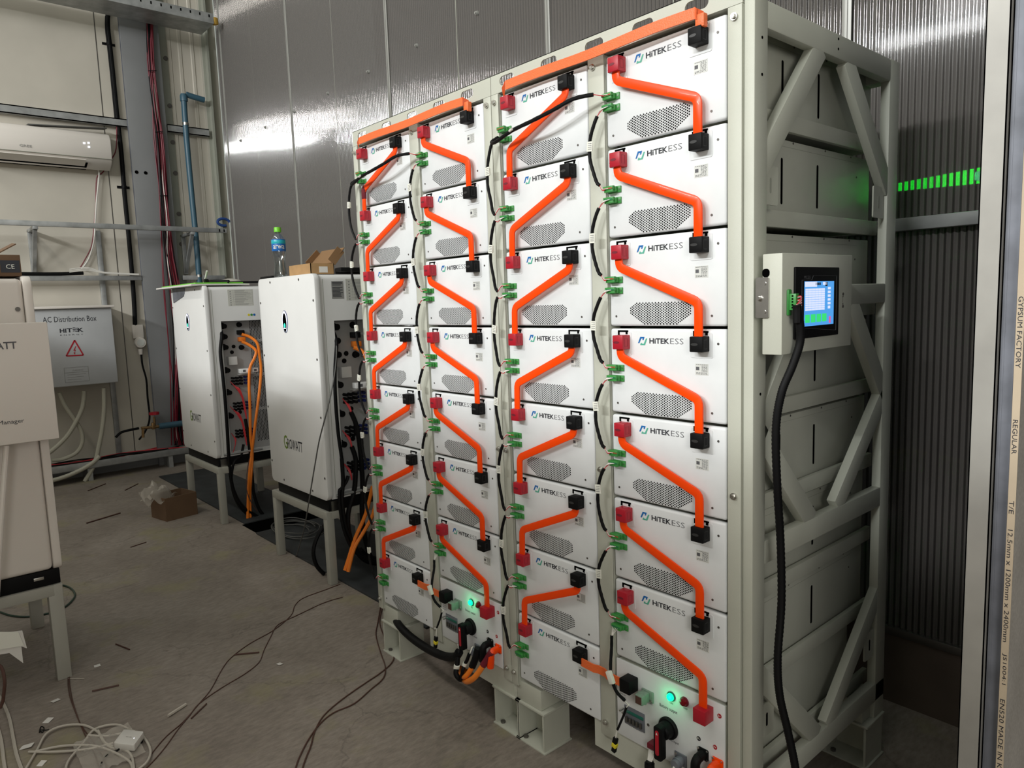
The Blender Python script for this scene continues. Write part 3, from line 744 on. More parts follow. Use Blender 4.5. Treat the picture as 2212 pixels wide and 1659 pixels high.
for i, x in enumerate((-6.50, -4.965, -3.405, -1.855, -.335)):
    bwall(f'trim_{4+i}', MB().box((x-.017, -.008, .285), (x+.017, .0, 7), .002).box((x-.004, -.012, .285), (x+.004, -.0, 7)), 'profile')
for i, x in enumerate((-5.75, -4.18, -2.63, -1.08)):
    bwall(f'trim_{9+i}', MB().box((x-.003, -.0015, .285), (x+.003, 0, 7)), 'frame_dark')
for i, z in enumerate((3.10, 4.6)):
    bwall(f'trim_{13+i}', MB().box((-6.6, .014, z), (4.4, .07, z+.045), .002), 'galvanised')
bwall('trim_19', MB().box((-.7, -.045, 1.70), (4.4, -.006, 1.742), .002), 'galvanised')
b = MB()
for k in range(16): x = -6.15+k*.62; b.cyl((x, 0, 3.125), (x, -.012, 3.125), .014, 12, .010); b.cyl((x, -.01, 3.125), (x, -.018, 3.125), .007, 6)
bwall('trim_16', b, 'profile')
# corner angle between the cream wall and the fluted wall
S('trim_17', MB().box((LX, 1.215, .12), (LX+.012, 1.262, 7)).box((LX, 1.24, .12), (LX+.07, 1.262, 7)), 'frame_dark')
S('trim_18', MB().box((LX+.0, 1.195, .15), (LX+.004, 1.216, 7)), 'film')
# rest of the hall
S('wall_behind', MB().box((-9, 4.6, 0), (5, 4.7, 7)), 'void_wall')
S('wall_front_occluder', MB().box((-6.8, -3.42, 0), (3.4, -3.30, WFH)), 'cream')  # unseen occluder wall, height set to shade the lower half of the racks
S('wall_right', MB().box((4.4, -12, 0), (4.5, 4.6, 7)), 'cream')
S('ceiling', MB().box((-9, 1.4, 6.9), (5, 4.7, 7)), 'void_wall')

# partition whose open end shows the galvanised studs and the board's edge
PT = thing('stud_partition', 'unfinished stud partition with galvanised studs and gypsum board edge at the right edge', 'wall', (.58, .2, 0))
b = MB(); b.box((.548, -.100, 0), (.583, -.098, 2.6)); b.box((.581, -.100, 0), (.583, -.060, 2.6)); b.box((.548, -.1, 0), (.550, -.03, 2.6)); b.build('stud', 'stud_metal', PT)
b = MB(); b.box((.584, -.088, 0), (.6075, -.086, 2.6)); b.box((.584, -.088, 0), (.5855, .95, 2.6)); b.box((.606, -.095, 0), (.6075, -.05, 2.6)); b.box((.588, -.0885, 0), (.591, -.088, 2.6)); b.build('stud', 'stud_web', PT)
gb = MB().box((.6095, -.1, 0), (.6205, 1.0, 2.6)).build('gypsum_board', 'gypsum_face', PT)
e = MB().box((.6093, -.1012, 0), (.6207, -.1, 2.6)).build('paper_edge', 'gypsum_edge', gb)
def vtext(body, ptop, pbot):
    zt = P(*ptop, 1, -.1012).z; zb = P(*pbot, 1, -.1012).z
    MB().text(body, ((.6150, -.1013, 0), (0, 0, -1), (1, 0, 0)), -zt, -zb, -.0036, .0036, .0, .0004).build('lettering', 'ink', e)
vtext('GYPSUM FACTORY', (2208, 640), (2203, 795)); vtext('REGULAR', (2196, 907), (2190, 981)); vtext('T/E', (2188, 1082), (2184, 1110))
vtext('12.5mm x 1200mm x 2400mm', (2182, 1144), (2175, 1388)); vtext('JS1004:1', (2172, 1412), (2166, 1478)); vtext('EN520 MADE IN K', (2164, 1510), (2156, 1659))

# things behind the fluted wall
def back_rack():
    t = thing('storage_rack', 'dark storage rack seen dimly through the fluted wall at the right', 'rack', (.05, 2.2, 0))
    for x in (-.45, .42):
        for y in (2.0, 2.5): MB().box((x-.02, y-.02, 0), (x+.02, y+.02, 2.3)).build('upright', 'galvanised', t)
    for z in (.6, 1.25, 1.33, 1.50, 1.62): MB().box((-.45, 1.98, z), (.42, 2.52, z+.03)).build('shelf', 'galvanised', t)
back_rack()
def blob(name, c, r, m, label, cat):
    b = MB(); t = bmesh.new(); bmesh.ops.create_icosphere(t, subdivisions=3, radius=1)
    for v in t.verts:
        n = .08*math.sin(v.co.x*5+c[0]*9)+.06*math.sin(v.co.z*7+v.co.y*4)
        v.co = Vector((c[0]+v.co.x*r[0]*(1+n), c[1]+v.co.y*r[1]*(1+n), c[2]+(max(v.co.z, -.7)+.7)*r[2]*(1+n)))
    b._join(t); return tag(b.build(name, m), label, cat)
blob('sack', (P(1975, 1290, 1, 1.75).x, 1.75, 0), (.25, .22, .30), 'film', 'pale sack lying behind the fluted wall near the floor', 'sack')
blob('yellow_bag', (P(1970, 1150, 1, 2.2).x, 2.25, .63), (.26, .2, .035), 'yellow', 'yellow bag on the lowest shelf behind the fluted wall', 'bag')
g = P(2113, 380, 1, 1.40)
t = thing('exit_lamp', 'glowing green lamp behind the fluted wall at the right', 'lamp', (g.x-.1, 1.40, g.z-.03))
MB().box((g.x-.32, 1.42, g.z-.03), (g.x+.05, 1.45, g.z+.03), .004).build('housing', 'black', t)
b = MB()
for i in range(16): b.box((g.x-.31+i*.0215, 1.414, g.z-.013-.0008*i), (g.x-.31+i*.0215+.011, 1.420, g.z+.013+.0012*i))
b.build('flute_streaks', 'streak_green', t)  # glowing tiles imitate the lamp's streaks spread by the flutes
MB().box((g.x-.15, 1.45, 0), (g.x-.12, 1.48, g.z)).build('stand_post', 'black', t)
MB().obox((g.x, 1.40, g.z), (.018, .02, .03), (0, 0, 0), .004).build('lens', 'lamp_core', t)
ll = bpy.data.lights.new('lamp_glow', 'POINT'); ll.energy = 8; ll.color = (.02, 1, .08); ll.shadow_soft_size = .05
lo = bpy.data.objects.new('lamp_glow', ll); C.objects.link(lo); lo.location = (g.x-.05, 1.33, g.z); lo['kind'] = 'structure'

# ------------------------------------------------------------------ screen box on the near rack's side
def hmi():
    X = .141; y0, y1, z0, z1 = .0, .352, 1.368, 1.596
    t = thing('control_panel_box', 'grey control panel box with a lit touch screen on the side of the near rack', 'control panel', (.11, .17, 1.37))
    bx = MB(); bx.box((.093, y0, z0), (X, y1, z1), .002); bx.build('housing', 'frame', t)
    MB().prism(rrect(.0925, .1105, z1-.052, z1-.033, .0075), 1, -.0008, .006).build('cable_notch', 'void', t)
    lp = MB().prism(rrect(.078, .110, 1.452, 1.544, .004), 1, -.004, -.0008).build('latch_plate', 'steel', t)
    for x, z, r in ((.101, 1.530, .0036), (.101, 1.466, .0036)): MB().cyl((x, -.004, z), (x, -.0055, z), r, 12).build('screw', 'steel', lp)
    MB().cyl((.088, -.004, 1.497), (.088, -.012, 1.497), .0055, 10, .0045).build('latch_screw', 'steel', lp)
    be = MB().box((X, .050, 1.400), (X+.006, .268, 1.565), .002).build('bezel', 'black', t)
    XX = X+.0063
    fr = MB(); pl = [(.078, 1.425), (.078, 1.535), (.125, 1.535), (.132, 1.545), (.252, 1.545), (.252, 1.412)]
    for p, q in zip(pl, pl[1:]+pl[:1]): fr.beam((XX, p[0], p[1]), (XX, q[0], q[1]), .0006, .0005, (1, 0, 0))
    fr.build('border_line', 'grey_ink', be)
    MB().text('MCGS', SIDE((XX, 0, 0)), .088, .118, 1.538, 1.545, 0, 0).build('lettering', 'grey_ink', be)
    sn = MB().box((X+.005, .090, 1.428), (X+.0066, .238, 1.532)).build('screen', 'screen_blue', t)
    def R(name, m, *rs):
        b = MB()
        for (a, c, d, e_) in rs: b.box((X+.0066, a, c), (X+.0070, d, e_))
        b.build(name, m, sn)
    R('header', 'screen_light', (.092, 1.519, .150, 1.531), (.18, 1.523, .2, 1.530))
    R('data_table', 'screen_light', *[(.094+i*.0162, 1.464+j*.0052, .1088+i*.0162, 1.4685+j*.0052) for i in range(6) for j in range(10)])
    R('button', 'screen_light', *[(.206, 1.476+j*.009, .220, 1.482+j*.009) for j in range(5)], (.207, 1.466, .219, 1.473))
    R('status_field', 'screen_green', *[(.094+i*.028, 1.436, .116+i*.028, 1.455) for i in range(4)])
    R('warning_field', 'screen_pink', (.214, 1.431, .222, 1.447))
    R('print', 'ink', *[(.142+i*.007, 1.523, .147+i*.007, 1.529) for i in range(4)], (.192, 1.520, .203, 1.530))
    cn = MB().box((X, .018, 1.456), (X+.006, .034, 1.515), .003).box((X+.006, .020, 1.468), (X+.022, .034, 1.505), .001).build('connector', 'green_plastic', t)
    s = MB()
    for i in range(5): s.box((X+.012, .0196, 1.472+i*.0065), (X+.016, .0200, 1.4755+i*.0065))
    s.build('terminal_slot', 'void', cn)
    s = MB()
    for z, y in ((1.4993, .302), (1.4687, .302), (1.493, .301), (1.475, .301)): s.cyl((X, y, z), (X+.001, y, z), .004 if z in (1.4993, 1.4687) else .002, 10)
    s.box((X, .3007, 1.478), (X+.0005, .3015, 1.491)); s.build('rivet', 'dark_steel', t)
    ct = thing('conduit_cable', 'black corrugated conduit hanging from the screen box down the side of the near rack', 'cable', (.17, .05, 0))
    pth = [((1722, 668), .165), ((1728, 700), .167), ((1728, 740), .165), ((1712, 790), .155), ((1688, 850), .14), ((1676, 930), .13), ((1679, 1050), .13), ((1686, 1170), .13), ((1688, 1300), .135), ((1680, 1420), .14), ((1684, 1500), .15), ((1702, 1580), .17), ((1718, 1659), .19), ((1722, 1720), .2), ((1724, 1800), .2)]
    pts = [P(a[0], a[1], 0, x) for a, x in pth]
    fine = spline([Vector(p) for p in pts], 26)
    MB().tube(fine, .0093, 12, 0, rib=.055).build('corrugated_sleeve', 'black', ct, ang=80)
    top = pts[0]
    MB().tube([top+Vector((.0, -.002, .010)), top, top-Vector((0, -.001, .03))], .0098, 10, 3).build('tape_wrap', 'black', ct)
    for m, k in (('wire_white', 0), ('wire_red', 1)):
        b = MB()
        for i in range(4): b.tube([(X+.022, .027, 1.474+i*.0075+k*.002), (X+.028, .034, 1.478+i*.006+k*.002), top+Vector((-.001+i*.001, -.002, .011))], .0012, 5)
        b.build('wire', m, ct)
hmi()

# ------------------------------------------------------------------ inverters
def stand(t_parent_label, X0, X1, Y0, Y1, H, tb=.044):
    t = thing('steel_stand', t_parent_label, 'stand', ((X0+X1)/2, (Y0+Y1)/2, 0), None)
    for x in (X0, X1-tb):
        for y in (Y0, Y1-tb): MB().box((x, y, 0), (x+tb, y+tb, H-.001), .003).build('leg', 'stand', t)
    b = MB()
    MB().box((X0+.001, Y0-.001, H-.045), (X1-.001, Y0+.03, H), .003).build('rail', 'stand', t); MB().box((X0+.001, Y1-.03, H-.045), (X1-.001, Y1+.001, H), .003).build('rail', 'stand', t)
    MB().box((X0-.001, Y0+.03, H-.045), (X0+.03, Y1-.03, H), .003).build('rail', 'stand', t); MB().box((X1-.03, Y0+.03, H-.045), (X1+.001, Y1-.03, H), .003).build('rail', 'stand', t)
    return t
def logo(b_par, frame, x0, x1, z0, z1):
    ww = x1-x0
    MB().text('G', frame, x0, x0+ww*.19, z0-(z1-z0)*.08, z1+(z1-z0)*.28, .012, .0007).build('lettering', 'teal_green', b_par)
    MB().text('ROWATT', frame, x0+ww*.20, x1, z0, z1, .008, .0007).build('lettering', 'ink', b_par)
def inverter(dx, y0, label, near):
    X0, X1 = -3.272+dx, -2.537+dx; Y0 = y0; Y1 = y0+.60; Z0, Z1 = .475, 1.690
    t = thing('inverter', label, 'inverter', ((X0+X1)/2, Y0+.3, .41), 'inverters on stands')
    # base
    b = MB(); b.box((X0+.05, Y0+.015, .411), (X1-.03, Y1-.03, Z0), .004); b.build('base', 'black', t)
    b = MB(); b.box((X1-.030, Y0+.03, .411), (X1-.026, Y0+.075, .465)); b.build('base_bracket', 'steel', t)
    # front cover
    fc = MB().prism(rrect(X0, X1, Z0, Z1, .035), 1, Y0, Y0+.030, .004).build('front_cover', 'inverter_white', t)
    for x, z in [(X0+.18, Z1-.025), (X1-.18, Z1-.025), (X0+.18, Z0+.03), (X1-.18, Z0+.03)]+[(xx, zz) for xx in (X0+.022, X1-.022) for zz in (Z1-.14, 1.24, .93, .60)]:
        MB().cyl((x, Y0, z), (x, Y0-.002, z), .0065, 10).build('screw', 'dark_steel', fc)
    xc = X0+.347; zc = 1.44
    ov = lambda rx, rz, d: [(xc+rx*math.cos(a), zc+d+rz*math.sin(a)) for a in [2*PI*k/32 for k in range(32)]]
    rg = MB().prism(ov(.036, .062, 0), 1, Y0-.003, Y0).build('display_ring', 'blue_plastic', t)
    MB().prism(ov(.033, .059, 0), 1, Y0-.0036, Y0-.003).build('ring_light', 'led_white', rg)
    MB().prism(ov(.0245, .053, -.006), 1, Y0-.0042, Y0-.0036).build('display', 'void', rg)
    MB().prism([(xc+.010*math.cos(a)-.001, zc-.022+.013*math.sin(a)) for a in [2*PI*k/12 for k in range(12)]], 1, Y0-.0047, Y0-.0042).build('leaf_light', 'led_green', rg)
    MB().prism([(xc-.013, zc-.040), (xc+.013, zc-.040), (xc+.010, zc-.034), (xc-.010, zc-.034)], 1, Y0-.0047, Y0-.0042).build('base_light', 'led_white', rg)
    logo(fc, FRONT((0, Y0, 0)), X0+.215, X0+.46, .705, .765)
    # body with the open connection bay
    yo0, yo1, zo0, zo1 = Y0+.105, Y1-.02, Z0+.02, 1.44; xr = X1-.012; xi = X1-.10
    b = MB(); pr = [p for p in rrect(X0+.012, xr, zo1-.3, Z1-.006, .03) if p[1] > zo1]+[(X0+.012, zo1), (xr, zo1)]; b.prism(pr, 1, Y0+.030, Y1)
    b.box((X0+.012, Y0+.030, Z0+.004), (xr, yo0, zo1)); b.box((X0+.0125, Y0+.031, Z0+.0045), (xi, Y1-.001, zo1)); b.box((xi-.001, yo1, Z0+.004), (xr, Y1, zo1))
    b.box((xi-.001, yo0-.001, Z0+.004), (xr, yo1+.001, zo0-.008)); b.build('body', 'inverter_white', t)
    MB().box((xr, Y0+.052, Z0+.01), (xr+.0006, Y0+.0545, Z1-.03)).build('seam', 'frame_dark', t)
    MB().box((xi, yo0+.002, zo0), (xi+.002, yo1, zo1-.001)).build('bay_panel', 'bay', t)
    MB().box((xi, yo0, zo0), (xr-.002, yo0+.0015, zo1)).build('bay_side', 'stud_web', t)
    MB().box((xi, yo0, zo1-.0015), (xr-.002, yo1, zo1)).build('bay_top', 'stud_web', t)
    MB().tube([(xr+.006, Y0+.05, .497), (xr+.006, Y0+.33, .498)], .008, 10, 0).build('handle_rail', 'galvanised', t)
    # vent grid strip deep in the bay
    g = MB(); r = .0042
    for i in range(8):
        for j in range(88):
            y = yo0+.235+i*.011+(.0); z = zo0+.03+j*.0105+(i % 2)*.005
            if (j % 24) in (0, 1): continue
            g.face([(xi+.0024, y+r*math.cos(a), z+r*math.sin(a)) for a in [2*PI*k/6 for k in range(6)]])
    g.build('vent', 'void', t)
    # sockets and plugs
    def knob(py, pz, r, L, m='black', nm='socket'):
        k = MB(); k.cyl((xi+.002, py, pz), (xi+.006, py, pz), r*1.35, 14); k.cyl((xi+.006, py, pz), (xi+L, py, pz), r, 12); k.build(nm, m, t)
    for z in (1.405, 1.33, 1.255, 1.09, .93, .76): knob(yo0+.035, z, .017, .055)
    for y, z in ((.105, 1.255), (.115, .945), (.115, .775), (.09, 1.215)): knob(yo0+y, z, .010, .008)
    for y, z in ((.155, 1.41), (.16, 1.245)): knob(yo0+y, z, .014, .03)
    for y, z, m in ((.155, 1.355, 'black'), (.158, 1.305, 'orange_cable')):
        MB().box((xi+.002, yo0+y-.022, z-.016), (xi+.05, yo0+y+.022, z+.016), .004).build('power_plug', m, t)
    MB().box((xi+.002, yo0+.05, 1.125), (xi+.045, yo0+.11, 1.185), .002).build('junction_box', 'inverter_white', t)
    tb = MB().box((xi+.05, yo0+.105, 1.065), (xi+.095, yo0+.235, 1.095), .001).box((xi+.002, yo0+.115, 1.05), (xi+.05, yo0+.235, 1.055)).build('terminal_tray', 'inverter_white', t)
    b = MB()
    for i in range(3): b.box((xi+.095, yo0+.125+i*.04, 1.072), (xi+.0955, yo0+.145+i*.04, 1.088))
    b.build('terminal', 'grey_ink', tb)
    for zc_ in (.985, .80, .60):
        b = MB()
        for i in range(3):
            for j in range(3): b.cyl((xi+.002, yo0+.075+j*.028, zc_+i*.022), (xi+.045, yo0+.075+j*.028, zc_+i*.022), .0085, 8)
        b.build('dc_plug', 'black', t)
        b = MB()
        for i in range(3):
            for j in range(2): b.cyl((xi+.002, yo0+.165+j*.025, zc_+i*.022), (xi+.03, yo0+.165+j*.025, zc_+i*.022), .0085, 8)
        b.build('dc_plug', 'blue_plastic', t)
    # side stickers
    st = MB().box((xr, Y0+(.185 if near else .165), 1.545), (xr+.0006, Y0+(.40 if near else .345), 1.660)).build('spec_sticker', 'sticker2', t)
    b = MB(); a0, a1 = Y0+(.19 if near else .17), Y0+(.395 if near else .34)
    for i in range(16):
        z = 1.655-i*.0068; b.box((xr+.0006, a0+.045, z-.0022), (xr+.0009, a0+.045+(a1-a0-.05)*random.uniform(.5, 1), z))
    for i in range(7): b.box((xr+.0006, a0, 1.652-i*.0155), (xr+.0009, a1, 1.6526-i*.0155)); b.box((xr+.0006, a0+.010, 1.642-i*.0155), (xr+.0009, a0+.02, 1.648-i*.0155))
    for y in (a0, a0+.035, a1): b.box((xr+.0006, y, 1.548), (xr+.0009, y+.0007, 1.658))
    b.build('print', 'print_grey', st)
    return t, X0, X1, Y0, Y1, xr, xi, yo0
I1 = inverter(0, .19, 'white inverter with a bottle and an open carton on top, beside the far rack', True)
I2 = inverter(-1.632, .17, 'white inverter under the green-edged sheet, close to the blue pipe', False)
lb = MB().box((I1[5], .292, 1.555), (I1[5]+.0008, .362, 1.648)).build('warning_sticker', 'print_grey', I1[0])
b = MB()
for i in range(12):
    if i not in (3,): b.box((I1[5]+.0008, .297, 1.640-i*.0068), (I1[5]+.0011, .297+random.uniform(.04, .062), 1.6436-i*.0068))
b.build('print', 'ink', lb)
for i, m in enumerate(('yellow', 'green_plastic', 'label_blue')):
    MB().cyl((I2[5], .475+i*.02, 1.478), (I2[5]+.001, .475+i*.02, 1.478), .0085, 14).build('round_sticker', m, I2[0])
pc = MB().prism([(-4.845, 1.688), (-4.845, 1.585), (-4.60, 1.628), (-4.575, 1.65), (-4.565, 1.688)], 1, .165, .1695).build('paper_flap', 'stud_web', I2[0], 'grey paper hanging over the cover')
stand('steel stand under the inverter that carries the bottle', -3.285, -2.565, .188, .78, .41)
stand('steel stand under the inverter by the blue pipe', -4.90, -4.165, .168, .76, .41)

def cable(name, m, r, pts, label, cat='cable', group=None, n=8, sm=4):
    return tag(MB().tube(pts, r, n, sm).build(name, m), label, cat, group)
def PX(lst, ax, v): return [P(a, b_, ax, v if len(q) == 2 else q[2]) for q in lst for a, b_ in [q[:2]]]
# cables of the far inverter
xb = I2[6]
t = thing('cable_harness', 'orange and black power cables hanging from the inverter by the blue pipe', 'cable', (xb+.06, .5, 0), 'inverter cable harnesses')
def hp(lst, x, n, m, r): MB().tube([P(q[0], q[1], 0, q[2] if len(q) > 2 else x) for q in lst], r, 8, 4).build(n, m, t)
hp([(522, 722, xb+.05), (540, 728, xb+.07), (556, 742), (561, 770), (564, 800), (560, 850), (552, 910), (546, 960), (543, 985), (538, 1030, xb+.14), (536, 1080), (535, 1120)], xb+.105, 'orange_conduit', 'orange_cable', .0105)
hp([(522, 738, xb+.05), (538, 745, xb+.07), (553, 758), (549, 775), (540, 795), (538, 830), (540, 880), (541, 940), (545, 980), (542, 1030, xb+.14), (540, 1070), (541, 1125)], xb+.10, 'orange_conduit', 'orange_cable', .0105)
hp([(476, 712, xb+.04), (479, 725), (476, 760), (480, 800), (486, 860), (491, 930), (494, 985), (497, 1020), (505, 1060), (525, 1095), (560, 1118)], xb+.10, 'black_cable', 'black', .0115)
for k, z in enumerate((828, 882, 940)):
    for i in range(4):
        hp([(497+i*4, z+i*5-4, xb+.045), (510+i*2, z+10, xb+.08), (522+i, z+30), (528+i, z+58), (533, z+80)] if k < 2 else [(500+i*3, z+i*4-4, xb+.045), (507+i, z+8, xb+.08), (508, z+22), (503, z+38)], xb+.085, 'red_wire', 'wire_red2', .0026)
hp([(530, 905), (536, 940), (540, 980), (545, 1030), (548, 1065), (560, 1100), (575, 1120)], xb+.085, 'black_cable', 'black', .012)
hp([(526, 960), (520, 985), (505, 1000, xb+.12), (500, 1040), (512, 1085), (540, 1115), (570, 1122)], xb+.085, 'black_cable', 'black', .010)
hp([(540, 985), (535, 1010, xb+.14), (532, 1050), (540, 1080), (556, 1105)], xb+.15, 'thin_wire', 'wire_brown', .003)
# cables of the near inverter
xb = I1[6]
t = thing('cable_harness', 'black cables with red wires hanging from the inverter next to the far rack', 'cable', (xb+.06, .5, 0), 'inverter cable harnesses')
hp([(720, 716, xb+.04), (727, 740), (724, 790), (724, 850), (730, 930), (738, 990), (742, 1040)], xb+.095, 'black_cable', 'black', .0095)
for k, z in enumerate((866, 935, 1003)):
    for i in range(3):
        hp([(740+i*5, z+i*5-5, xb+.045), (750+i*2, z+9, xb+.07), (757+i, z+22), (760, z+34)], xb+.085, 'red_wire', 'wire_red2', .0028)
hp([(758, 890), (770, 920), (778, 970), (783, 1040), (782, 1110), (790, 1170), (805, 1215)], xb+.09, 'black_cable', 'black', .0135)
hp([(760, 965), (768, 990), (768, 1020), (765, 1060), (752, 1110), (756, 1160), (775, 1195), (815, 1215)], xb+.09, 'black_cable', 'black', .0135)
hp([(752, 1028), (748, 1040), (738, 1055), (733, 1062), (735, 1100), (745, 1150), (765, 1190), (800, 1212)], xb+.10, 'black_cable', 'black', .0095)
hp([(738, 990), (741, 1040), (739, 1080), (748, 1140), (770, 1185)], xb+.10, 'black_cable', 'black', .011)
hp([(764, 750, xb+.05), (778, 756, xb+.07), (790, 770), (800, 795), (806, 830), (812, 880)], xb+.10, 'orange_conduit', 'orange_cable', .0125)
hp([(815, 1060), (806, 1110), (785, 1150), (765, 1185), (752, 1235)], xb+.13, 'orange_conduit', 'orange_cable', .0105)
hp([(716, 1120), (697, 1140), (682, 1168), (677, 1195), (684, 1222), (700, 1240)], xb-.10, 'black_cable', 'black', .0115)
hp([(775, 1190), (790, 1205), (812, 1212), (835, 1208)], xb+.05, 'black_cable', 'black', .026)
hp([(805, 1050), (790, 1110), (768, 1160), (755, 1200), (745, 1232)], xb+.11, 'orange_conduit', 'orange_cable', .0105)
# thin grey cable hanging down the front cover of the near inverter
tag(MB().tube([P(722, 718, 0, -2.60), P(727, 750, 0, -2.53), P(724, 800, 0, -2.52), P(714, 855, 0, -2.515), P(703, 900, 1, .178), P(690, 950, 1, .170), P(681, 1000, 1, .16), P(671, 1060, 1, .15), P(663, 1110, 1, .15), P(655, 1150, 1, .17), P(640, 1200, 1, .25), P(628, 1215, 1, .30)], .0035, 8, 4).build('grey_cable', 'grey_rubber'), 'thin dark grey cable draped over the corner of the inverter next to the far rack', 'cable')

# ------------------------------------------------------------------ things on the inverters
zt = 1.690
bp = P(606, 594, 1, .42); bp = Vector((P(606, 592, 2, zt).x, P(606, 592, 2, zt).y, zt)) if False else Vector((-3.10, .36, zt))
def bottle():
    q = P(606, 590, 1, .25); x = q.x
    t = thing('water_bottle', 'clear water bottle with green cap and blue label on top of the inverter', 'bottle', (x, .25, zt))
    k = 1.22
    prof = [(.0, 0), (.028, 0), (.031, .006), (.030, .03), (.026, .055), (.0255, .085), (.029, .10), (.0315, .115), (.0315, .165), (.030, .18), (.022, .197), (.0135, .207), (.0135, .215)]
    MB().lathe((x, .25, zt), [(r*k, z*k) for r, z in prof], 28).build('body', 'clear_plastic', t)
    MB().lathe((x, .25, zt), [(.0, .001), (.029*k, .002), (.028*k, .03*k), (.0245*k, .055*k), (.0245*k, .07*k), (.0, .0701*k)], 24).build('water', 'clear_plastic', t)
    lb = MB().lathe((x, .25, zt), [(.0318*k, .125*k), (.0322*k, .126*k), (.0322*k, .178*k), (.0316*k, .179*k)], 32).build('label', 'label_blue', t)
    MB().lathe((x, .25, zt), [(.0320*k, .158*k), (.0325*k, .159*k), (.0325*k, .174*k), (.0320*k, .175*k)], 32).build('label_stripe', 'label_cyan', lb)
    # curved lettering
    b = MB(); vs, fs = glyphs('arwa', .01); X = [p[0] for p in vs]; Y = [p[1] for p in vs]; R_ = .0327*k; q = []
    a_mid = math.atan2(CAM.y-.25, CAM.x-x)
    for p in vs:
        u = (p[0]-min(X))/(max(X)-min(X))-.5; a = a_mid+u*1.7; q.append(b.bm.verts.new((x+R_*math.cos(a), .25+R_*math.sin(a), zt+k*(.134+.018*(p[1]-min(Y))/(max(Y)-min(Y))))))
    for f in fs: b.bm.faces.new([q[i] for i in f])
    b.build('lettering', 'paper', lb)
    MB().lathe((x, .25, zt), [(.015*k, .213*k), (.0165*k, .214*k), (.0165*k, .232*k), (.015*k, .235*k), (.0, .235*k)], 24).build('cap', 'green_cap', t)
bottle()
def carton(name, x0, x1, y0, y1, z0, h, label, par=None):
    t = thing(name, label, 'box', ((x0+x1)/2, (y0+y1)/2, z0)); th = .004
    b = MB(); b.box((x0, y0, z0), (x1, y1, z0+th)); b.box((x0, y0, z0), (x1, y0+th, z0+h)); b.box((x0, y1-th, z0), (x1, y1, z0+h)); b.box((x0, y0, z0), (x0+th, y1, z0+h)); b.box((x1-th, y0, z0), (x1, y1, z0+h))
    b.build('box_body', 'cardboard', t); return t
q = P(640, 585, 1, .34); q2 = P(689, 585, 1, .34)
cx0, cx1 = P(624, 582, 1, .26).x, P(671, 582, 1, .26).x
t = carton('open_carton', cx0, cx1, .26, .40, zt, .062, 'small open cardboard carton with raised lid on top of the inverter beside the bottle')
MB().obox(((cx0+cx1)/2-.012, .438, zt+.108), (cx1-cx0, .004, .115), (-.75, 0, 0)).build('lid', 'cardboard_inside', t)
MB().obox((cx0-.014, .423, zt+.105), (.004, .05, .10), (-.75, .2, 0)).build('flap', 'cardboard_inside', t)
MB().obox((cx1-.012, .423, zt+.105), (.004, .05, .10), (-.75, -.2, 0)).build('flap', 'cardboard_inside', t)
MB().box((cx1, .31, zt+.012), (cx1+.001, .36, zt+.045)).build('paper_label', 'paper', t)
tag(MB().box((P(571, 595, 1, .30).x, .27, zt+.001), (P(596, 595, 1, .30).x, .36, zt+.022), .006).build('black_case', 'black'), 'small flat black case lying behind the bottle on the inverter', 'case')
tag(MB().box((-2.66, .375, zt+.010), (-2.59, .66, zt+.034), .006).box((-2.66, .375, zt), (-2.65, .66, zt+.03), .002).build('black_bracket', 'black'), 'long black bracket lying at the back of the inverter beside the far rack', 'bracket')
t = thing('green_edged_sheet', 'thin white sheet with green top lying across the farther inverter', 'sheet', (-4.6, .2, 1.691))
MB().box((-5.02, .10, 1.6915), (-4.19, .50, 1.702)).build('sheet', 'paper', t)
MB().box((-4.98, .13, 1.7022), (-4.2, .50, 1.712)).build('green_layer', 'green_sheet', t)
t = thing('black_tool', 'black hand tool with a round end lying on the farther inverter', 'tool', (-4.25, .3, 1.704))
MB().cyl((-4.33, .26, 1.722), (-4.33, .235, 1.722), .020, 16).build('head', 'black', t)
MB().tube([(-4.33, .26, 1.720), (-4.27, .30, 1.722), (-4.20, .36, 1.716)], .012, 10, 4).build('body', 'black', t)
MB().beam((-4.25, .30, 1.712), (-4.18, .62, 1.712), .03, .014).build('strap', 'black', t)
blob('cloth', (-4.75, .55, 1.705), (.14, .1, .03), 'film', 'crumpled beige cloth at the back of the farther inverter', 'cloth')

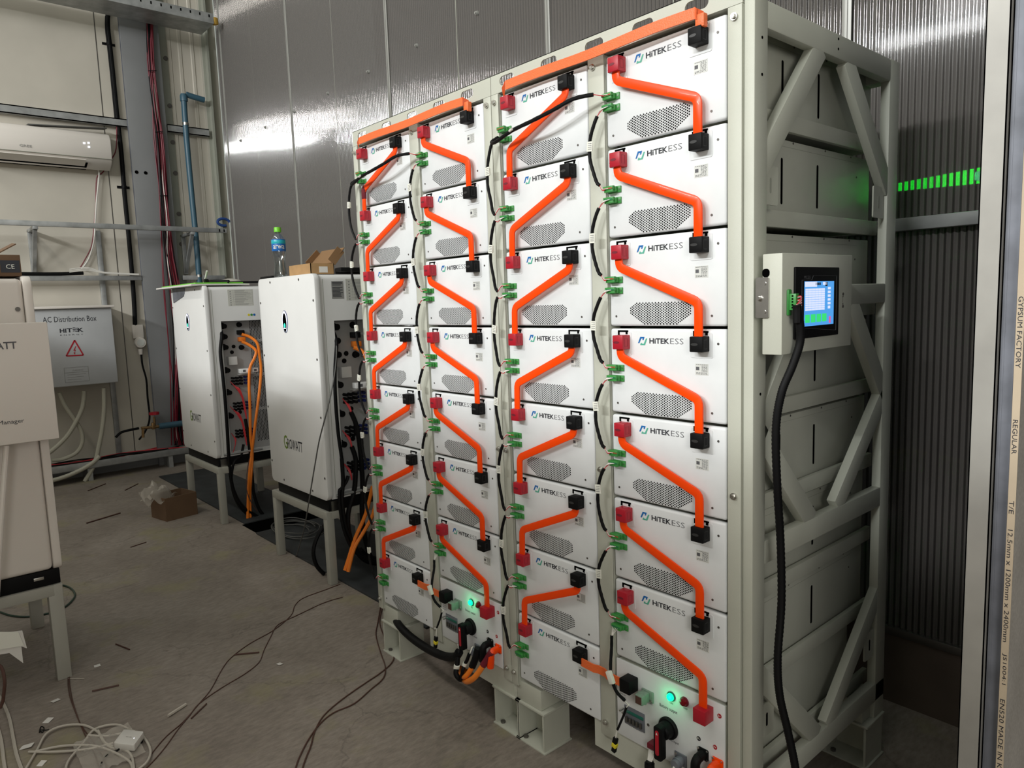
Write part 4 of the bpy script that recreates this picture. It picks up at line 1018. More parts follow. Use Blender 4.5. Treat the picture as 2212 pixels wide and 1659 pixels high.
# ------------------------------------------------------------------ left-hand foreground inverter and energy manager
def left_unit():
    X1 = -2.46; X0 = X1-.74; Yf = -1.052; Yb = Yf-.6
    t = thing('inverter', 'beige inverter at the left edge carrying a brown carton on top', 'inverter', (X0+.37, Yf-.3, .41), 'inverters on stands')
    MB().prism(rrect(X0, X1, .47, 1.675, .035), 1, Yf-.030, Yf, .004).build('front_cover', 'plastic_cream', t)
    MB().box((X0+.01, Yb, .475), (X1-.004, Yf-.031, 1.665), .02, 3).build('body', 'plastic_cream', t)
    MB().box((X0+.02, Yb, .411), (X1-.01, Yf-.01, .475), .004).build('base', 'black', t)
    MB().obox((X1-.009, Yf-.085, .447), (.003, .035, .012), (0, 0, 0), .001).build('base_bracket', 'steel', t)
    MB().cyl((X1-.004, Yf-.055, 1.545), (X1, Yf-.055, 1.545), .009, 14).build('screw', 'dark_steel', t)
    stand('steel stand under the left-edge inverter', X0+.02, X1+.003, Yb, Yf-.008, .41, .052)
    bx = MB(); XE = -2.25
    t2 = thing('energy_manager', 'large pale wall box lettered Energy Manager at the left edge', 'electrical box', (XE-.08, -1.3, 1.03))
    MB().box((XE-.13, -1.75, 1.045), (XE, -1.045, 1.492), .004).build('housing', 'plastic_cream', t2)
    MB().box((XE-.125, -1.045, 1.262), (XE-.09, -1.038, 1.282), .001).build('hinge', 'plastic_cream', t2)
    F = SIDE((XE, 0, 0))
    yb_ = P(36, 745, 0, XE); zt_ = P(20, 738, 0, XE).z; zb_ = P(20, 754, 0, XE).z
    MB().text('GROWATT', F, yb_.y-.170, yb_.y, zb_, zt_, .02, .001).build('lettering', 'grey_ink', t2)
    m0 = P(38, 908, 0, XE); m1 = P(52, 908, 0, XE)
    MB().text('Energy   Manager', F, m1.y-.165, m1.y, m1.z-.012, m1.z+.008, 0, .001).build('lettering', 'ink', t2)
    MB().box((X1-.002, -1.60, 1.08), (XE-.13, -1.15, 1.42)).build('mounting_plate', 'frame_dark', t2)
    # carton on top
    yc = P(46, 580, 0, X1-.05).y
    t3 = thing('ce_carton', 'brown carton marked CE with its flap open at the left edge', 'box', (X1-.18, yc-.1, 1.676))
    MB().box((X1-.32, yc-.28, 1.676), (X1-.05, yc, 1.760), .002).build('box_body', 'dark_cardboard', t3)
    MB().obox((X1-.10, yc-.045, 1.785), (.10, .085, .004), (.55, .1, 0)).build('flap', 'dark_cardboard', t3)
    MB().obox((X1-.10, yc-.14, 1.788), (.10, .10, .004), (-.35, 0, 0)).build('flap', 'dark_cardboard', t3)
    lb = MB().box((X1-.0502, yc-.068, 1.690), (X1-.0492, yc-.004, 1.738)).build('ce_label', 'ink', t3)
    MB().text('CE', SIDE((X1-.0490, 0, 0)), yc-.050, yc-.022, 1.705, 1.722, 0, .0003).build('lettering', 'tag', lb)
left_unit()
t = thing('conduit_pipe', 'cream conduit hanging below the energy manager at the left edge', 'pipe', (-2.3, -1.25, 0))
MB().tube([P(14, 962, 0, -2.30), P(8, 1040, 0, -2.30), P(0, 1160, 0, -2.30), P(-8, 1300, 0, -2.3)], .010, 10, 3).build('pipe', 'plastic_cream', t)
tag(MB().obox((-2.95, -1.15, .004), (.30, .21, .002), (.02, 0, .3)).build('paper_sheet', 'paper'), 'white printed sheet lying under the left stand', 'paper', None) if False else None
t = thing('paper_stack', 'folded white papers propped beside the leg of the left stand', 'paper', (-2.32, -1.22, .16))
pq = [P(-30, 1372, 0, -2.34), P(48, 1362, 0, -2.34), P(58, 1400, 0, -2.34), P(46, 1396, 0, -2.34), P(50, 1432, 0, -2.34), P(20, 1410, 0, -2.34), P(-30, 1418, 0, -2.34)]
b = MB(); b.prism([(p.y, p.z) for p in pq], 0, -2.342, -2.337); b.build('sheet', 'paper', t)
pq = [P(-30, 1366, 0, -2.33), P(40, 1366, 0, -2.33), P(52, 1395, 0, -2.33), P(-30, 1408, 0, -2.33)]
b = MB(); b.prism([(p.y, p.z) for p in pq], 0, -2.336, -2.332); b.build('sheet', 'tag', t)
tag(MB().tube([P(-20, 1430, 0, -2.33), P(2, 1440, 0, -2.33), P(10, 1470, 0, -2.3), P(8, 1500, 0, -2.3)]+[P(6, 1515, 0, -2.3), P(0, 1530, 0, -2.3)], .006, 8, 3).build('brown_cable', 'wire_brown'), 'short brown cable below the papers at the left edge', 'cable')

# ------------------------------------------------------------------ left wall equipment
def L(px, py, x=LX): return P(px, py, 0, x)
def LB(name, m, px0, py0, px1, py1, xa, xb, par=None, bev=0, mode='yz'):
    a = L(px0, py0, xb); c = L(px1, py1, xb); return MB().box((xa, a.y, a.z), (xb, c.y, c.z), bev).build(name, m, par)
# steel column
t = thing('steel_column', 'grey steel column standing against the cream wall behind the red cables', 'column', (LX+.06, .58, 0))
CY0 = L(262, 100, LX+.115).y; CY1 = L(345, 100, LX+.115).y
MB().box((LX+.10, CY0, 0), (LX+.115, CY1, 6.9), .002).build('flange', 'column_paint', t)
MB().box((LX+.001, .575, 0), (LX+.10, .595, 6.9)).build('web', 'column_paint', t)
MB().box((LX+.085, CY0-.004, 0), (LX+.10, CY0+.002, 6.9)).build('edge_strip', 'stud_web', t)
b = MB()
for z in (4.0, 3.55, 3.2, 2.9, 2.5, 2.2, 1.75): b.cyl((LX+.012, .855, z), (LX+.020, .855, z), .022, 10)
b.build('bolt', 'dark_steel', t)
MB().box((LX+.001, .80, 0), (LX+.012, .875, 6.9)).build('side_strip', 'frame_dark', t)
b = MB()
for y in (.47, .55): b.cyl((LX+.115, y, 2.86), (LX+.119, y, 2.86), .016, 10)
b.build('bolt_hole', 'void', t)
# purlins
for (p, q_, x, nm, lab) in (((-40, 229), (278, 262), LX+.06, 'wall_rail', 'galvanised channel on the cream wall above the air conditioner'), ((362, 272), (452, 288), LX+.06, 'wall_rail', 'short galvanised channel behind the blue pipe beside the column')):
    a = L(*p, x); c = L(*q_, x); z = (a.z+c.z)/2
    t = thing(nm, lab, 'rail', (x, (a.y+c.y)/2, z), 'wall rails')
    MB().box((LX, a.y, z-.045), (x, c.y, z-.035)).box((x-.004, a.y, z-.045), (x, c.y, z+.03)).box((LX, a.y, z+.02), (x, c.y, z+.03)).build('channel', 'galvanised', t)
# red cable bundle
t = thing('cable_bundle', 'thick bundle of red and black cables running down the grey column', 'cables', (LX+.15, .75, 0))
random.seed(11)
for i in range(16):
    o = random.uniform(-1, 1); pts = []
    for k, (px, py, wd) in enumerate(((322, 30, 7), (325, 130, 7), (334, 220, 8), (342, 300, 8), (350, 400, 9), (355, 480, 9), (363, 560, 13), (372, 640, 17), (378, 740, 14), (380, 840, 12), (382, 930, 12), (386, 962, 16))):
        pts.append(L(px+o*wd+random.uniform(-2.2, 2.2), py, LX+.135+random.uniform(0, .03)))
        if k % 3 == 2: o = max(-1, min(1, o+random.uniform(-.5, .5)))
    MB().tube(pts, .0062 if i % 5 else .005, 6, 3).build('cable', ('dark_red', 'maroon', 'dark_red', 'black')[i % 4 if i % 8 else 3] if i != 15 else 'wire_white', t)
for px, py, wd in ((329, 153, 9), (343, 285, 8), (354, 423, 9)):
    a = L(px-wd, py, LX+.17); c = L(px+wd, py, LX+.17); MB().tube([a, (a+c)/2+Vector((.012, 0, 0)), c], .004, 6, 2).build('cable_tie', 'black', t)
# tray at the top
t = thing('cable_tray', 'perforated galvanised cable tray crossing above the grey column', 'cable tray', (LX+.3, .6, 4.3))
xa = LX+.20; xb2 = LX+.55
q0 = L(462, 50, xb2); z = q0.z
MB().box((xa, -1.6, z-.005), (xb2, q0.y, z)).build('bottom', 'galvanised', t)
MB().box((xb2-.004, -1.6, z), (xb2, q0.y, z+.085)).build('side_wall', 'galvanised', t); MB().box((xa, -1.6, z), (xa+.004, q0.y, z+.085)).build('side_wall', 'galvanised', t)
b = MB()
for k in range(22): y = q0.y-.04-k*.085; b.box((xb2, y-.006, z+.045), (xb2+.001, y+.006, z+.07))
b.build('slots', 'void', t)
tag(MB().obox((xb2-.03, q0.y+.02, z+.03), (.06, .05, .07), (.2, .1, .3), .015).build('foam_plug', 'yellow_foam'), 'yellow foam plug at the end of the cable tray', 'foam')
# black conduit
t = thing('black_conduit', 'black conduit clipped to the cream wall left of the column', 'conduit', (LX+.03, .4, 1.4))
pts = [(238, 18), (233, 32), (233, 60), (237, 95), (243, 150), (250, 220), (254, 260), (262, 330), (269, 420), (277, 500), (285, 590), (290, 660), (292, 712)]
MB().tube([L(a, c, LX+.03) for a, c in pts], .020, 10, 3).build('conduit', 'black', t)
MB().tube([L(a-4, c+3, LX+.035) for a, c in pts[1:7]], .009, 8, 3).build('cable', 'black', t)
for a, c in ((236, 94), (268, 404)):
    p = L(a, c, LX+.03); MB().box((LX+.001, p.y-.055, p.z-.012), (LX+.004, p.y+.055, p.z+.012)).cyl((p.x, p.y, p.z-.012), (p.x, p.y, p.z+.012), .024, 12).build('clip', 'black', t)
# air conditioner
A = LX+.215; ra = L(238, 290, A); rb = L(238, 362, A)
t = thing('air_conditioner', 'white split air conditioner on the cream wall at the far left', 'air conditioner', (LX+.1, ra.y-.45, rb.z))
prof = [(LX, rb.z+.02), (LX+.10, rb.z-.012), (A-.03, rb.z+.035), (A, rb.z+.09), (A+.004, ra.z-.06), (A-.03, ra.z-.005), (A-.07, ra.z+.012), (LX, ra.z+.02)]
b = MB(); tt = bmesh.new()
b.prism([(p[0], p[1]) for p in prof], 1, ra.y-1.0, ra.y, .010); b.build('housing', 'plastic_cream', t)
MB().obox(((LX+.1+A-.03)/2+.045, ra.y-.62, rb.z+.028), (.105, .80, .006), (0, -.38, 0)).build('louver', 'plastic_cream', t)
MB().prism([(LX+.085, rb.z-.016), (LX+.19, rb.z+.028), (LX+.19, rb.z+.031), (LX+.085, rb.z-.010)], 1, ra.y-.98, ra.y-.20).build('air_outlet', 'void', t)
MB().box((A-.012, ra.y-1.0, rb.z+.074), (A+.002, ra.y-.002, rb.z+.078)).build('panel_gap', 'frame_dark', t)
d = L(192, 313, A+.005); x = A+.006
for yy, zz in ((-.035, .012), (.0, .018), (-.0, -.018)): MB().obox((x, d.y+yy, d.z+zz), (.001, .018, .016), (0, 0, 0)).build('display', 'led_white', t)
d = L(57, 315, A+.005); MB().text('GREE', SIDE((A+.0055, 0, 0)), d.y-.05, d.y+.04, d.z-.010, d.z+.010, 0, 0).build('lettering', 'print_grey', t)
tag(MB().obox((LX+.11, ra.y-.32, ra.z+.045), (.12, .62, .010), (.07, .1, .0), .003).build('foam_strip', 'grey_rubber'), 'torn dark foam strip lying on the air conditioner', 'foam')
t = thing('drain_cables', 'white and red cables hanging from the air conditioner to the lower rail', 'cable', (LX+.03, .1, 1.9))
MB().tube([L(a, c, LX+.05) for a, c in ((212, 366), (214, 380), (209, 430), (206, 475), (203, 520), (192, 558), (176, 582))], .007, 8, 4).build('white_cable', 'wire_white', t)
MB().tube([L(a, c, LX+.04) for a, c in ((252, 262), (251, 320), (240, 345), (222, 372), (209, 385), (207, 440), (204, 480), (198, 530), (184, 560), (172, 580))], .005, 8, 4).build('red_cable', 'dark_red', t)
# upper strut rail (in front), brackets and lower rail
XS = LX+.33; a = L(0, 483, XS); c = L(490, 491, XS); z = (a.z+c.z)/2-.01
t = thing('strut_rail', 'long galvanised strut running across the cream wall in front of the column', 'rail', (XS-.02, .3, z), 'wall rails')
MB().box((XS-.04, a.y-.5, z-.022), (XS, c.y, z+.022), .003).build('strut', 'galvanised', t)
b = MB()
for k in (0, 1): y = c.y-.03-k*.045; b.box((XS, y-.006, z-.014), (XS+.0008, y+.006, z+.012))
b.build('slot', 'void', t)
for px in (66, 397):
    p = L(px, 500, LX+.06); t2 = thing('wall_bracket', 'triangular steel bracket carrying the strut ' + ('at the left above the cream box' if px < 100 else 'just right of the column'), 'bracket', (LX+.1, p.y, z-.4), 'wall brackets')
    MB().box((LX+.0, p.y-.02, z-.42), (LX+.03, p.y+.02, z-.03), .002).build('upright', 'galvanised', t2)
    MB().beam((LX+.02, p.y, z-.40), (XS-.03, p.y, z-.05), .03, .025).build('strut_arm', 'galvanised', t2)
    MB().box((LX+.0, p.y-.02, z-.05), (XS-.0, p.y+.02, z-.023), .002).build('top_arm', 'galvanised', t2)
XR = LX+.12; a = L(60, 600, XR); c = L(306, 600, XR); z2 = (a.z+c.z)/2
t = thing('strut_rail', 'lower galvanised rail behind the distribution box with a black cable on it', 'rail', (XR-.02, 0, z2), 'wall rails')
MB().box((XR-.035, -1.2, z2-.025), (XR, c.y, z2+.02), .002).build('strut', 'galvanised', t)
c2 = L(395, 600, XR); c3 = L(486, 598, XR)
t = thing('strut_rail', 'short galvanised rail crossing behind the blue pipe', 'rail', (XR-.02, 1, z2), 'wall rails')
MB().box((XR-.035, c2.y, z2-.025), (XR, c3.y, z2+.02), .002).build('strut', 'galvanised', t)
t = thing('rail_cables', 'black cable with white wires resting along the lower rail', 'cable', (XR, 0, z2+.03))
MB().tube([L(-30, 590, XR), L(100, 592, XR), L(180, 590, XR)], .016, 8, 3).build('black_cable', 'black', t)
for i in range(3): MB().tube([L(150, 588-i*3, XR+.02), L(190, 584-i*3, XR+.02), L(225, 590-i, XR+.02), L(300, 594-i, XR+.02)], .005, 6, 3).build('white_wire', 'wire_white', t)
# vertical strut in front of the wall
XV = LX+.035; a = L(211, 498, XV); c = L(252, 968, XV)
t = thing('strut_post', 'vertical galvanised strut beside the distribution box', 'post', (XV, a.y, c.z))
MB().box((LX+.002, a.y-.022, .14), (XV, a.y+.022, a.z), .003).build('strut', 'galvanised', t)
# distribution box
XD = LX+.36; tl = L(80, 668, XD); br = L(253, 828, XD)
t = thing('distribution_box', 'grey wall cabinet lettered AC Distribution Box with a red warning triangle', 'electrical box', (XD-.1, (tl.y+br.y)/2, br.z))
y0_, y1_, z0_, z1_ = tl.y-.16, L(240, 660, XD).y, br.z+.01, L(237, 664, XD).z
MB().box((LX+.045, y0_, z0_), (XD-.012, y1_, z1_), .003).build('cabinet', 'white', t)
dr = MB().box((XD-.011, y0_+.004, z0_+.004), (XD, y1_-.002, z1_-.004), .003).build('door', 'door_grey', t)
MB().box((LX+.04, y0_-.02, z1_), (XD+.03, y1_+.02, z1_+.022), .003).build('rain_roof', 'plastic_cream', t)
F = SIDE((XD, 0, 0))
def dt(body, pxl, pyl, pxr, pyr, h, m='ink', bold=0.0):
    a = L(pxl, pyl, XD); c = L(pxr, pyr, XD); zc = (a.z+c.z)/2; MB().text(body, F, a.y, c.y, zc-h/2, zc+h/2, bold, .001).build('lettering', m, dr)
dt('AC Distribution Box', 92, 691, 208, 687, .048); dt('HI', 129, 715, 143, 714, .036, bold=.03); dt('T', 144, 714, 156, 713, .036, bold=.03); dt('K', 168, 713, 180, 712, .036, bold=.03)
b = MB(); a = L(157, 712, XD); c = L(168, 712, XD)
for i in range(3):
    zc = a.z-.014+i*.014; q = [(XD+.001, a.y+(c.y-a.y)*k/6, zc+.003*math.sin(k/6*2*PI)) for k in range(7)]
    for u, v in zip(q, q[1:]): b.beam(u, v, .005, .001, (0, 0, 1))
b.build('wave_mark', 'ink', dr)
dt('E N E R G Y', 130, 724, 180, 722, .009)
T0 = [L(161, 735, XD), L(143, 769, XD), L(180, 767, XD)]
b = MB()
cen = (T0[0]+T0[1]+T0[2])/3
for i in range(3): b.beam(T0[i]+Vector((.0012, 0, 0)), T0[(i+1) % 3]+Vector((.0012, 0, 0)), .0015, .011, (1, 0, 0))
b.build('warning_triangle', 'red_plastic', dr)
b = MB(); k = .034; cz = cen.z; cy = cen.y
b.face([(XD+.0012, cy+y*k, cz+z_*k) for y, z_ in ((.25, 1.1), (-.35, -.05), (.0, -.0), (-.12, -.55), (.3, .15), (.02, .12), (.42, 1.1))][::-1]); b.face([(XD+.0012, cy+y*k, cz+z_*k) for y, z_ in ((-.35, -.5), (.1, -.5), (-.1, -1.1))][::-1]); b.build('bolt_mark', 'red_plastic', dr)
a = L(138, 795, XD); c = L(193, 822, XD); b = MB()
for (u, v) in (((a.y, a.z), (c.y, a.z)), ((c.y, a.z), (c.y, c.z)), ((c.y, c.z), (a.y, c.z)), ((a.y, c.z), (a.y, a.z)), ((a.y, a.z-.045), (c.y, a.z-.045))): b.beam((XD+.001, u[0], u[1]), (XD+.001, v[0], v[1]), .001, .003, (1, 0, 0))
for i in range(3): b.box((XD+.0005, a.y+.02, a.z-.066-i*.022), (XD+.001, c.y-.02-.02*i, a.z-.063-i*.022))
b.face([(XD+.001, a.y+.085, a.z-.034), (XD+.001, a.y+.105, a.z-.034), (XD+.001, a.y+.095, a.z-.016)][::-1]) if False else None
b.build('warning_plate', 'print_grey', dr); 
aw = L(163, 799, XD); MB().text('WARNING', F, aw.y-.025, aw.y+.06, aw.z-.012, aw.z+.004, 0, .001).build('lettering', 'print_grey', dr)
# hoses under it
for i, (path, lab) in enumerate(((((128, 848), (140, 875), (160, 905), (175, 930), (178, 955), (165, 978), (135, 992), (112, 994)), 'grey flexible hose curving down to the left below the distribution box'),
                                 (((182, 845), (178, 880), (165, 910), (148, 938), (128, 960), (104, 980)), 'grey flexible hose crossing over its neighbour below the distribution box'),
                                 (((224, 838), (225, 880), (221, 925), (214, 962), (208, 990), (198, 1015), (183, 1040)), 'grey flexible hose hanging nearest the vertical strut'),
                                 (((215, 985), (200, 1000), (175, 1015), (140, 1030), (105, 1040)), 'grey flexible hose lying low behind the tray'))):
    tag(MB().tube([L(a, c, XD-.12+.02*i) for a, c in path], .019 if i else .017, 10, 4).build('flexible_hose', 'hose'), lab, 'hose', None)
# bottom tray
XT = LX+.30; a = L(110, 1000, XT); c = L(397, 962, XT); zt2 = .135
t = thing('cable_tray', 'long grey tray full of loose cables near the floor along the cream wall', 'cable tray', (XT, 0, .1))
MB().box((XT-.004, -1.5, zt2-.02), (XT, c.y+.1, zt2+.045), .001).build('side_wall', 'galvanised', t); MB().box((LX+.05, -1.5, zt2-.02), (XT, c.y+.1, zt2-.016)).build('bottom', 'galvanised', t)
for y in (-.9, -.2, .5): MB().box((LX+.02, y-.02, 0), (XT-.01, y+.02, zt2-.02)).build('support', 'galvanised', t)
t = thing('loose_cables', 'tangle of dark and red cables lying in the floor tray', 'cables', (XT-.1, 0, zt2)); random.seed(5)
for i in range(12):
    pts = [Vector((LX+.07+random.uniform(0, .2), -1.4+k*.37, zt2+.004+random.uniform(0, .045))) for k in range(7)]
    MB().tube(pts, .006, 6, 3).build('cable', ('black', 'grey_rubber', 'wire_red', 'hose', 'black')[i % 5], t)
# socket with cable
XG = LX+.07; p = L(300, 718, XG); q = L(303, 740, XG)
t = thing('isolator_socket', 'white industrial socket with round cover on the cream wall below the black conduit', 'socket', (XG, p.y, q.z))
MB().box((LX+.001, p.y-.05, p.z-.06), (XG-.02, p.y+.05, p.z+.075), .008).build('housing', 'plastic_cream', t)
MB().lathe((XG-.02, q.y, q.z), [(.052, 0), (.055, .02), (.048, .035), (.001, .035)], 24, (1, 0, 0)).build('cover', 'plastic_cream', t)
MB().lathe((XG-.02, q.y, q.z), [(.034, .035), (.034, .040), (.001, .040)], 20, (1, 0, 0)).build('dial', 'sticker', t)
r = L(304, 758, XG); MB().cyl((XG-.01, r.y, r.z+.02), (XG-.01, r.y, r.z-.035), .024, 14, .018).build('gland', 'plastic_cream', t)
tag(MB().tube([L(a, c, XG-.01) for a, c in ((305, 765), (308, 790), (316, 820), (319, 860), (323, 895), (321, 915), (312, 935), (300, 950))], .009, 8, 4).build('black_cable', 'black'), 'black cable hanging from the industrial socket', 'cable')
# blue pipes
t = thing('blue_pipe', 'tall blue water pipe with an elbow beside the corner', 'pipe', (LX+.08, 1.0, 1.7))
XP = LX+.10; e0 = L(397, 208, XP)
el = L(398, 210, XP); MB().tube([L(441, 216, XP), L(420, 210, XP), L(402, 204, XP)], .028, 12, 2).build('arm', 'blue_pipe', t)
MB().lathe(tuple(el+Vector((0, -.005, -.04))), [(.036, 0), (.036, .05), (.028, .07), (.01, .075)], 16).build('elbow', 'blue_pipe', t)
MB().tube([L(397, 214, XP), L(403, 300, XP), L(415, 430, XP), L(424, 520, XP), L(431, 612, XP), L(440, 720, XP), L(450, 850, XP)], .0275, 12, 2).build('pipe', 'blue_pipe', t)
for py in (268, 596):
    p = L(401 if py < 400 else 430, py, XP); MB().cyl((p.x, p.y, p.z-.012), (p.x, p.y, p.z+.012), .031, 14).build('clamp', 'steel', t)
t = thing('blue_pipe', 'horizontal blue water pipe with a brass valve low on the column', 'pipe', (LX+.2, .6, .38))
MB().tube([L(343, 921, LX+.2), L(398, 914, LX+.2), L(440, 909, LX+.2)], .030, 12, 2).build('pipe', 'blue_pipe', t)
MB().tube([L(343, 921, LX+.2), L(325, 923, LX+.2), L(305, 925, LX+.2)], .014, 10, 2).box(*[tuple(v) for v in (L(334, 926, LX+.18), L(328, 914, LX+.22))], .004).build('valve', 'brass', t)
MB().tube([L(309, 924, LX+.2), L(309, 945, LX+.2)], .013, 10, 0).build('drain_tap', 'brass', t)
p = L(333, 905, LX+.2); MB().cyl((p.x, p.y, p.z-.07), (p.x, p.y, p.z+.02), .010, 8).build('valve_stem', 'brass', t)
p = L(333, 893, LX+.2); MB().cyl((p.x, p.y, p.z-.012), (p.x, p.y, p.z+.012), .045, 10).build('valve_handle', 'red_plastic', t)
tag(MB().tube([L(300, 925, LX+.2), L(285, 928, LX+.2), L(262, 934, LX+.2), L(250, 945, LX+.2)], .012, 8, 3).build('rubber_hose', 'black'), 'short black rubber hose attached to the brass valve', 'hose')
p = L(483, 480, LX+.25); tag(MB().tube([p+Vector((0, .06*math.cos(a), .035*math.sin(a))) for a in [2*PI*k/16 for k in range(14)]], .014, 8, 1).build('blue_coil', 'label_blue2'), 'small coil of blue hose at the end of the strut in the corner', 'hose')
tag(MB().tube([P(438, 617, 1, .25), P(443, 604, 1, .25), P(447, 585, 1, .25)], .006, 6, 3).build('pale_wire', 'wire_white'), 'short pale wire sticking up behind the farther inverter', 'wire')

# ------------------------------------------------------------------ floor things
def FL(px, py, z=0.0): return P(px, py, 2, z)
def flc(pts, r): return [FL(a, c, r) for a, c in pts]
# dark cover plate over the trench
t = thing('floor_plate', 'long dark plate lying on the floor under the inverters', 'floor plate', (-3.5, .5, 0))
MB().box((-6.15, .285, 0), (-4.06, .80, .010), .001).build('plate', 'plate', t); MB().box((-3.78, .255, 0), (-1.75, .80, .010), .001).build('plate', 'plate', t)
MB().box((-4.055, .265, .0005), (-3.785, .80, .002)).build('trench_opening', 'void', t)
# carton on the floor
def floor_box():
    f = FL(359, 1127); l = FL(330, 1105); r = FL(424, 1098); h = .215
    l = Vector((-4.87, -.045, 0)); f = Vector((-4.57, -.10, 0)); r = Vector((-4.66, .20, 0)); k = l+r-f
    t = thing('cardboard_box', 'open brown cardboard box with crumpled plastic film standing on the concrete floor', 'box', ((f+k)/2).to_tuple())
    b = MB(); l = FL(329, 1117); f = FL(361, 1127); r = FL(427, 1110); k = l+r-f; h = P(359, 1079, 1, f.y).z; cs = [f, r, k, l]
    for p, q in zip(cs, cs[1:]+cs[:1]):
        c_ = (p+q)/2+Vector((0, 0, h/2)); b.beam(p+Vector((0, 0, h/2)), q+Vector((0, 0, h/2)), h, .006, (0, 0, 1))
    b.prism([(p.x, p.y) for p in cs], 2, .001, .006)
    b.build('box_body', 'dark_cardboard', t)
    b = MB(); tt = bmesh.new(); bmesh.ops.create_grid(tt, x_segments=14, y_segments=14, size=1); random.seed(2)
    for v in tt.verts:
        x, y = v.co.x, v.co.y; c0 = l*.62+f*.38
        v.co = c0+Vector((x*.15-.02, y*.10+.02+.02*math.sin(x*6), h+.03+.05*math.sin(x*5+y*3)+random.uniform(-.012, .012)-.05*abs(y)))
    b._join(tt); b.build('plastic_film', 'film_clear', t)
floor_box()
# coiled cable
t = thing('cable_coil', 'loose coil of thin grey cable on the dark plate by the nearer inverter stand', 'cable', (-3.8, .45, .01)); random.seed(4)
for k in range(6):
    cx, cy = -3.60+random.uniform(-.05, .05), .46+random.uniform(-.03, .03); rx = .20+random.uniform(-.05, .05); ry = .12+random.uniform(-.03, .03); ph = random.uniform(0, 6)
    MB().tube([(cx+rx*math.cos(a+ph), cy+ry*math.sin(a+ph), .016+k*.004+.006*math.sin(a*2+k)) for a in [2*PI*i/18 for i in range(18)]], .0038, 6, 2).build('loop', 'grey_rubber', t)
# thin cables over the floor
def fc(lst, r, m, label, nm='floor_cable', grp=None): return cable(nm, m, r, flc(lst, r), label, 'cable', grp, 6, 4)
fc([(735, 1262), (700, 1275), (655, 1292), (637, 1308), (628, 1330), (590, 1362), (540, 1390), (500, 1420), (480, 1445), (455, 1490), (430, 1520), (395, 1560), (360, 1590), (330, 1625), (300, 1670)], .0022, 'wire_brown', 'thin dark cable snaking across the open floor, upper of a crossing pair')
fc([(740, 1290), (700, 1302), (640, 1330), (600, 1350), (585, 1375), (570, 1405), (560, 1430), (530, 1455), (480, 1485), (430, 1520), (410, 1545), (385, 1575), (360, 1610), (335, 1640), (310, 1665)], .0022, 'wire_brown', 'thin dark cable snaking across the open floor, lower of a crossing pair')
fc([(822, 1310), (816, 1345), (812, 1372), (822, 1410), (832, 1440), (828, 1465), (800, 1490), (765, 1520), (720, 1540), (690, 1565), (665, 1600), (645, 1640), (636, 1670)], .0028, 'wire_brown', 'thin dark cable running from the far rack to the bottom edge, left strand')
fc([(826, 1312), (820, 1345), (832, 1380), (850, 1412), (846, 1432), (820, 1455), (790, 1475), (740, 1510), (700, 1545), (680, 1580), (672, 1610), (660, 1640), (650, 1670)], .0028, 'wire_brown', 'thin dark cable running from the far rack to the bottom edge, right strand')
fc([(143, 1410), (150, 1430), (147, 1465), (150, 1500), (160, 1530), (172, 1560), (185, 1590), (205, 1630), (215, 1665)], .0022, 'wire_brown', 'thin dark cable running down from the left stand leg, left strand')
fc([(145, 1420), (153, 1440), (150, 1470), (156, 1510), (165, 1540), (176, 1568), (200, 1600), (225, 1640), (232, 1665)], .0022, 'wire_brown', 'thin dark cable running down from the left stand leg, right strand')
fc([(0, 1322), (25, 1330), (60, 1332), (100, 1326), (135, 1314), (155, 1298), (162, 1284), (152, 1270), (132, 1264), (110, 1268)], .005, 'green_cable', 'dark green cable looping on the floor behind the left stand')
fc([(-5, 1500), (5, 1515), (20, 1550), (28, 1590), (36, 1630), (48, 1665)], .006, 'white_cable', 'white cable curving down along the left edge, inner strand', 'white_cable')
fc([(-5, 1570), (3, 1600), (8, 1640), (12, 1668)], .006, 'white_cable', 'white cable curving down along the left edge, outermost strand', 'white_cable')
tw = thing('white_cable_coil', 'loose coil of white cable on the floor around the router', 'cable', (-1.9, -1.0, 0))
for lst in ([(55, 1662), (80, 1620), (100, 1585), (135, 1568), (180, 1566), (212, 1582), (228, 1605), (245, 1612)], [(142, 1660), (150, 1640), (180, 1605), (205, 1575), (250, 1565), (285, 1578), (310, 1592), (325, 1620), (318, 1645), (296, 1664)],
            [(62, 1624), (120, 1624), (190, 1618), (245, 1605)], [(75, 1624), (130, 1612), (195, 1610), (240, 1622), (280, 1645), (286, 1668)], [(190, 1588), (230, 1590), (262, 1584)], [(212, 1578), (222, 1600), (240, 1615), (270, 1620), (285, 1635), (290, 1668)]):
    MB().tube([FL(a, c, .007+.004*random.random()) for a, c in lst], .0042, 8, 4).build('cable', 'white_cable', tw)
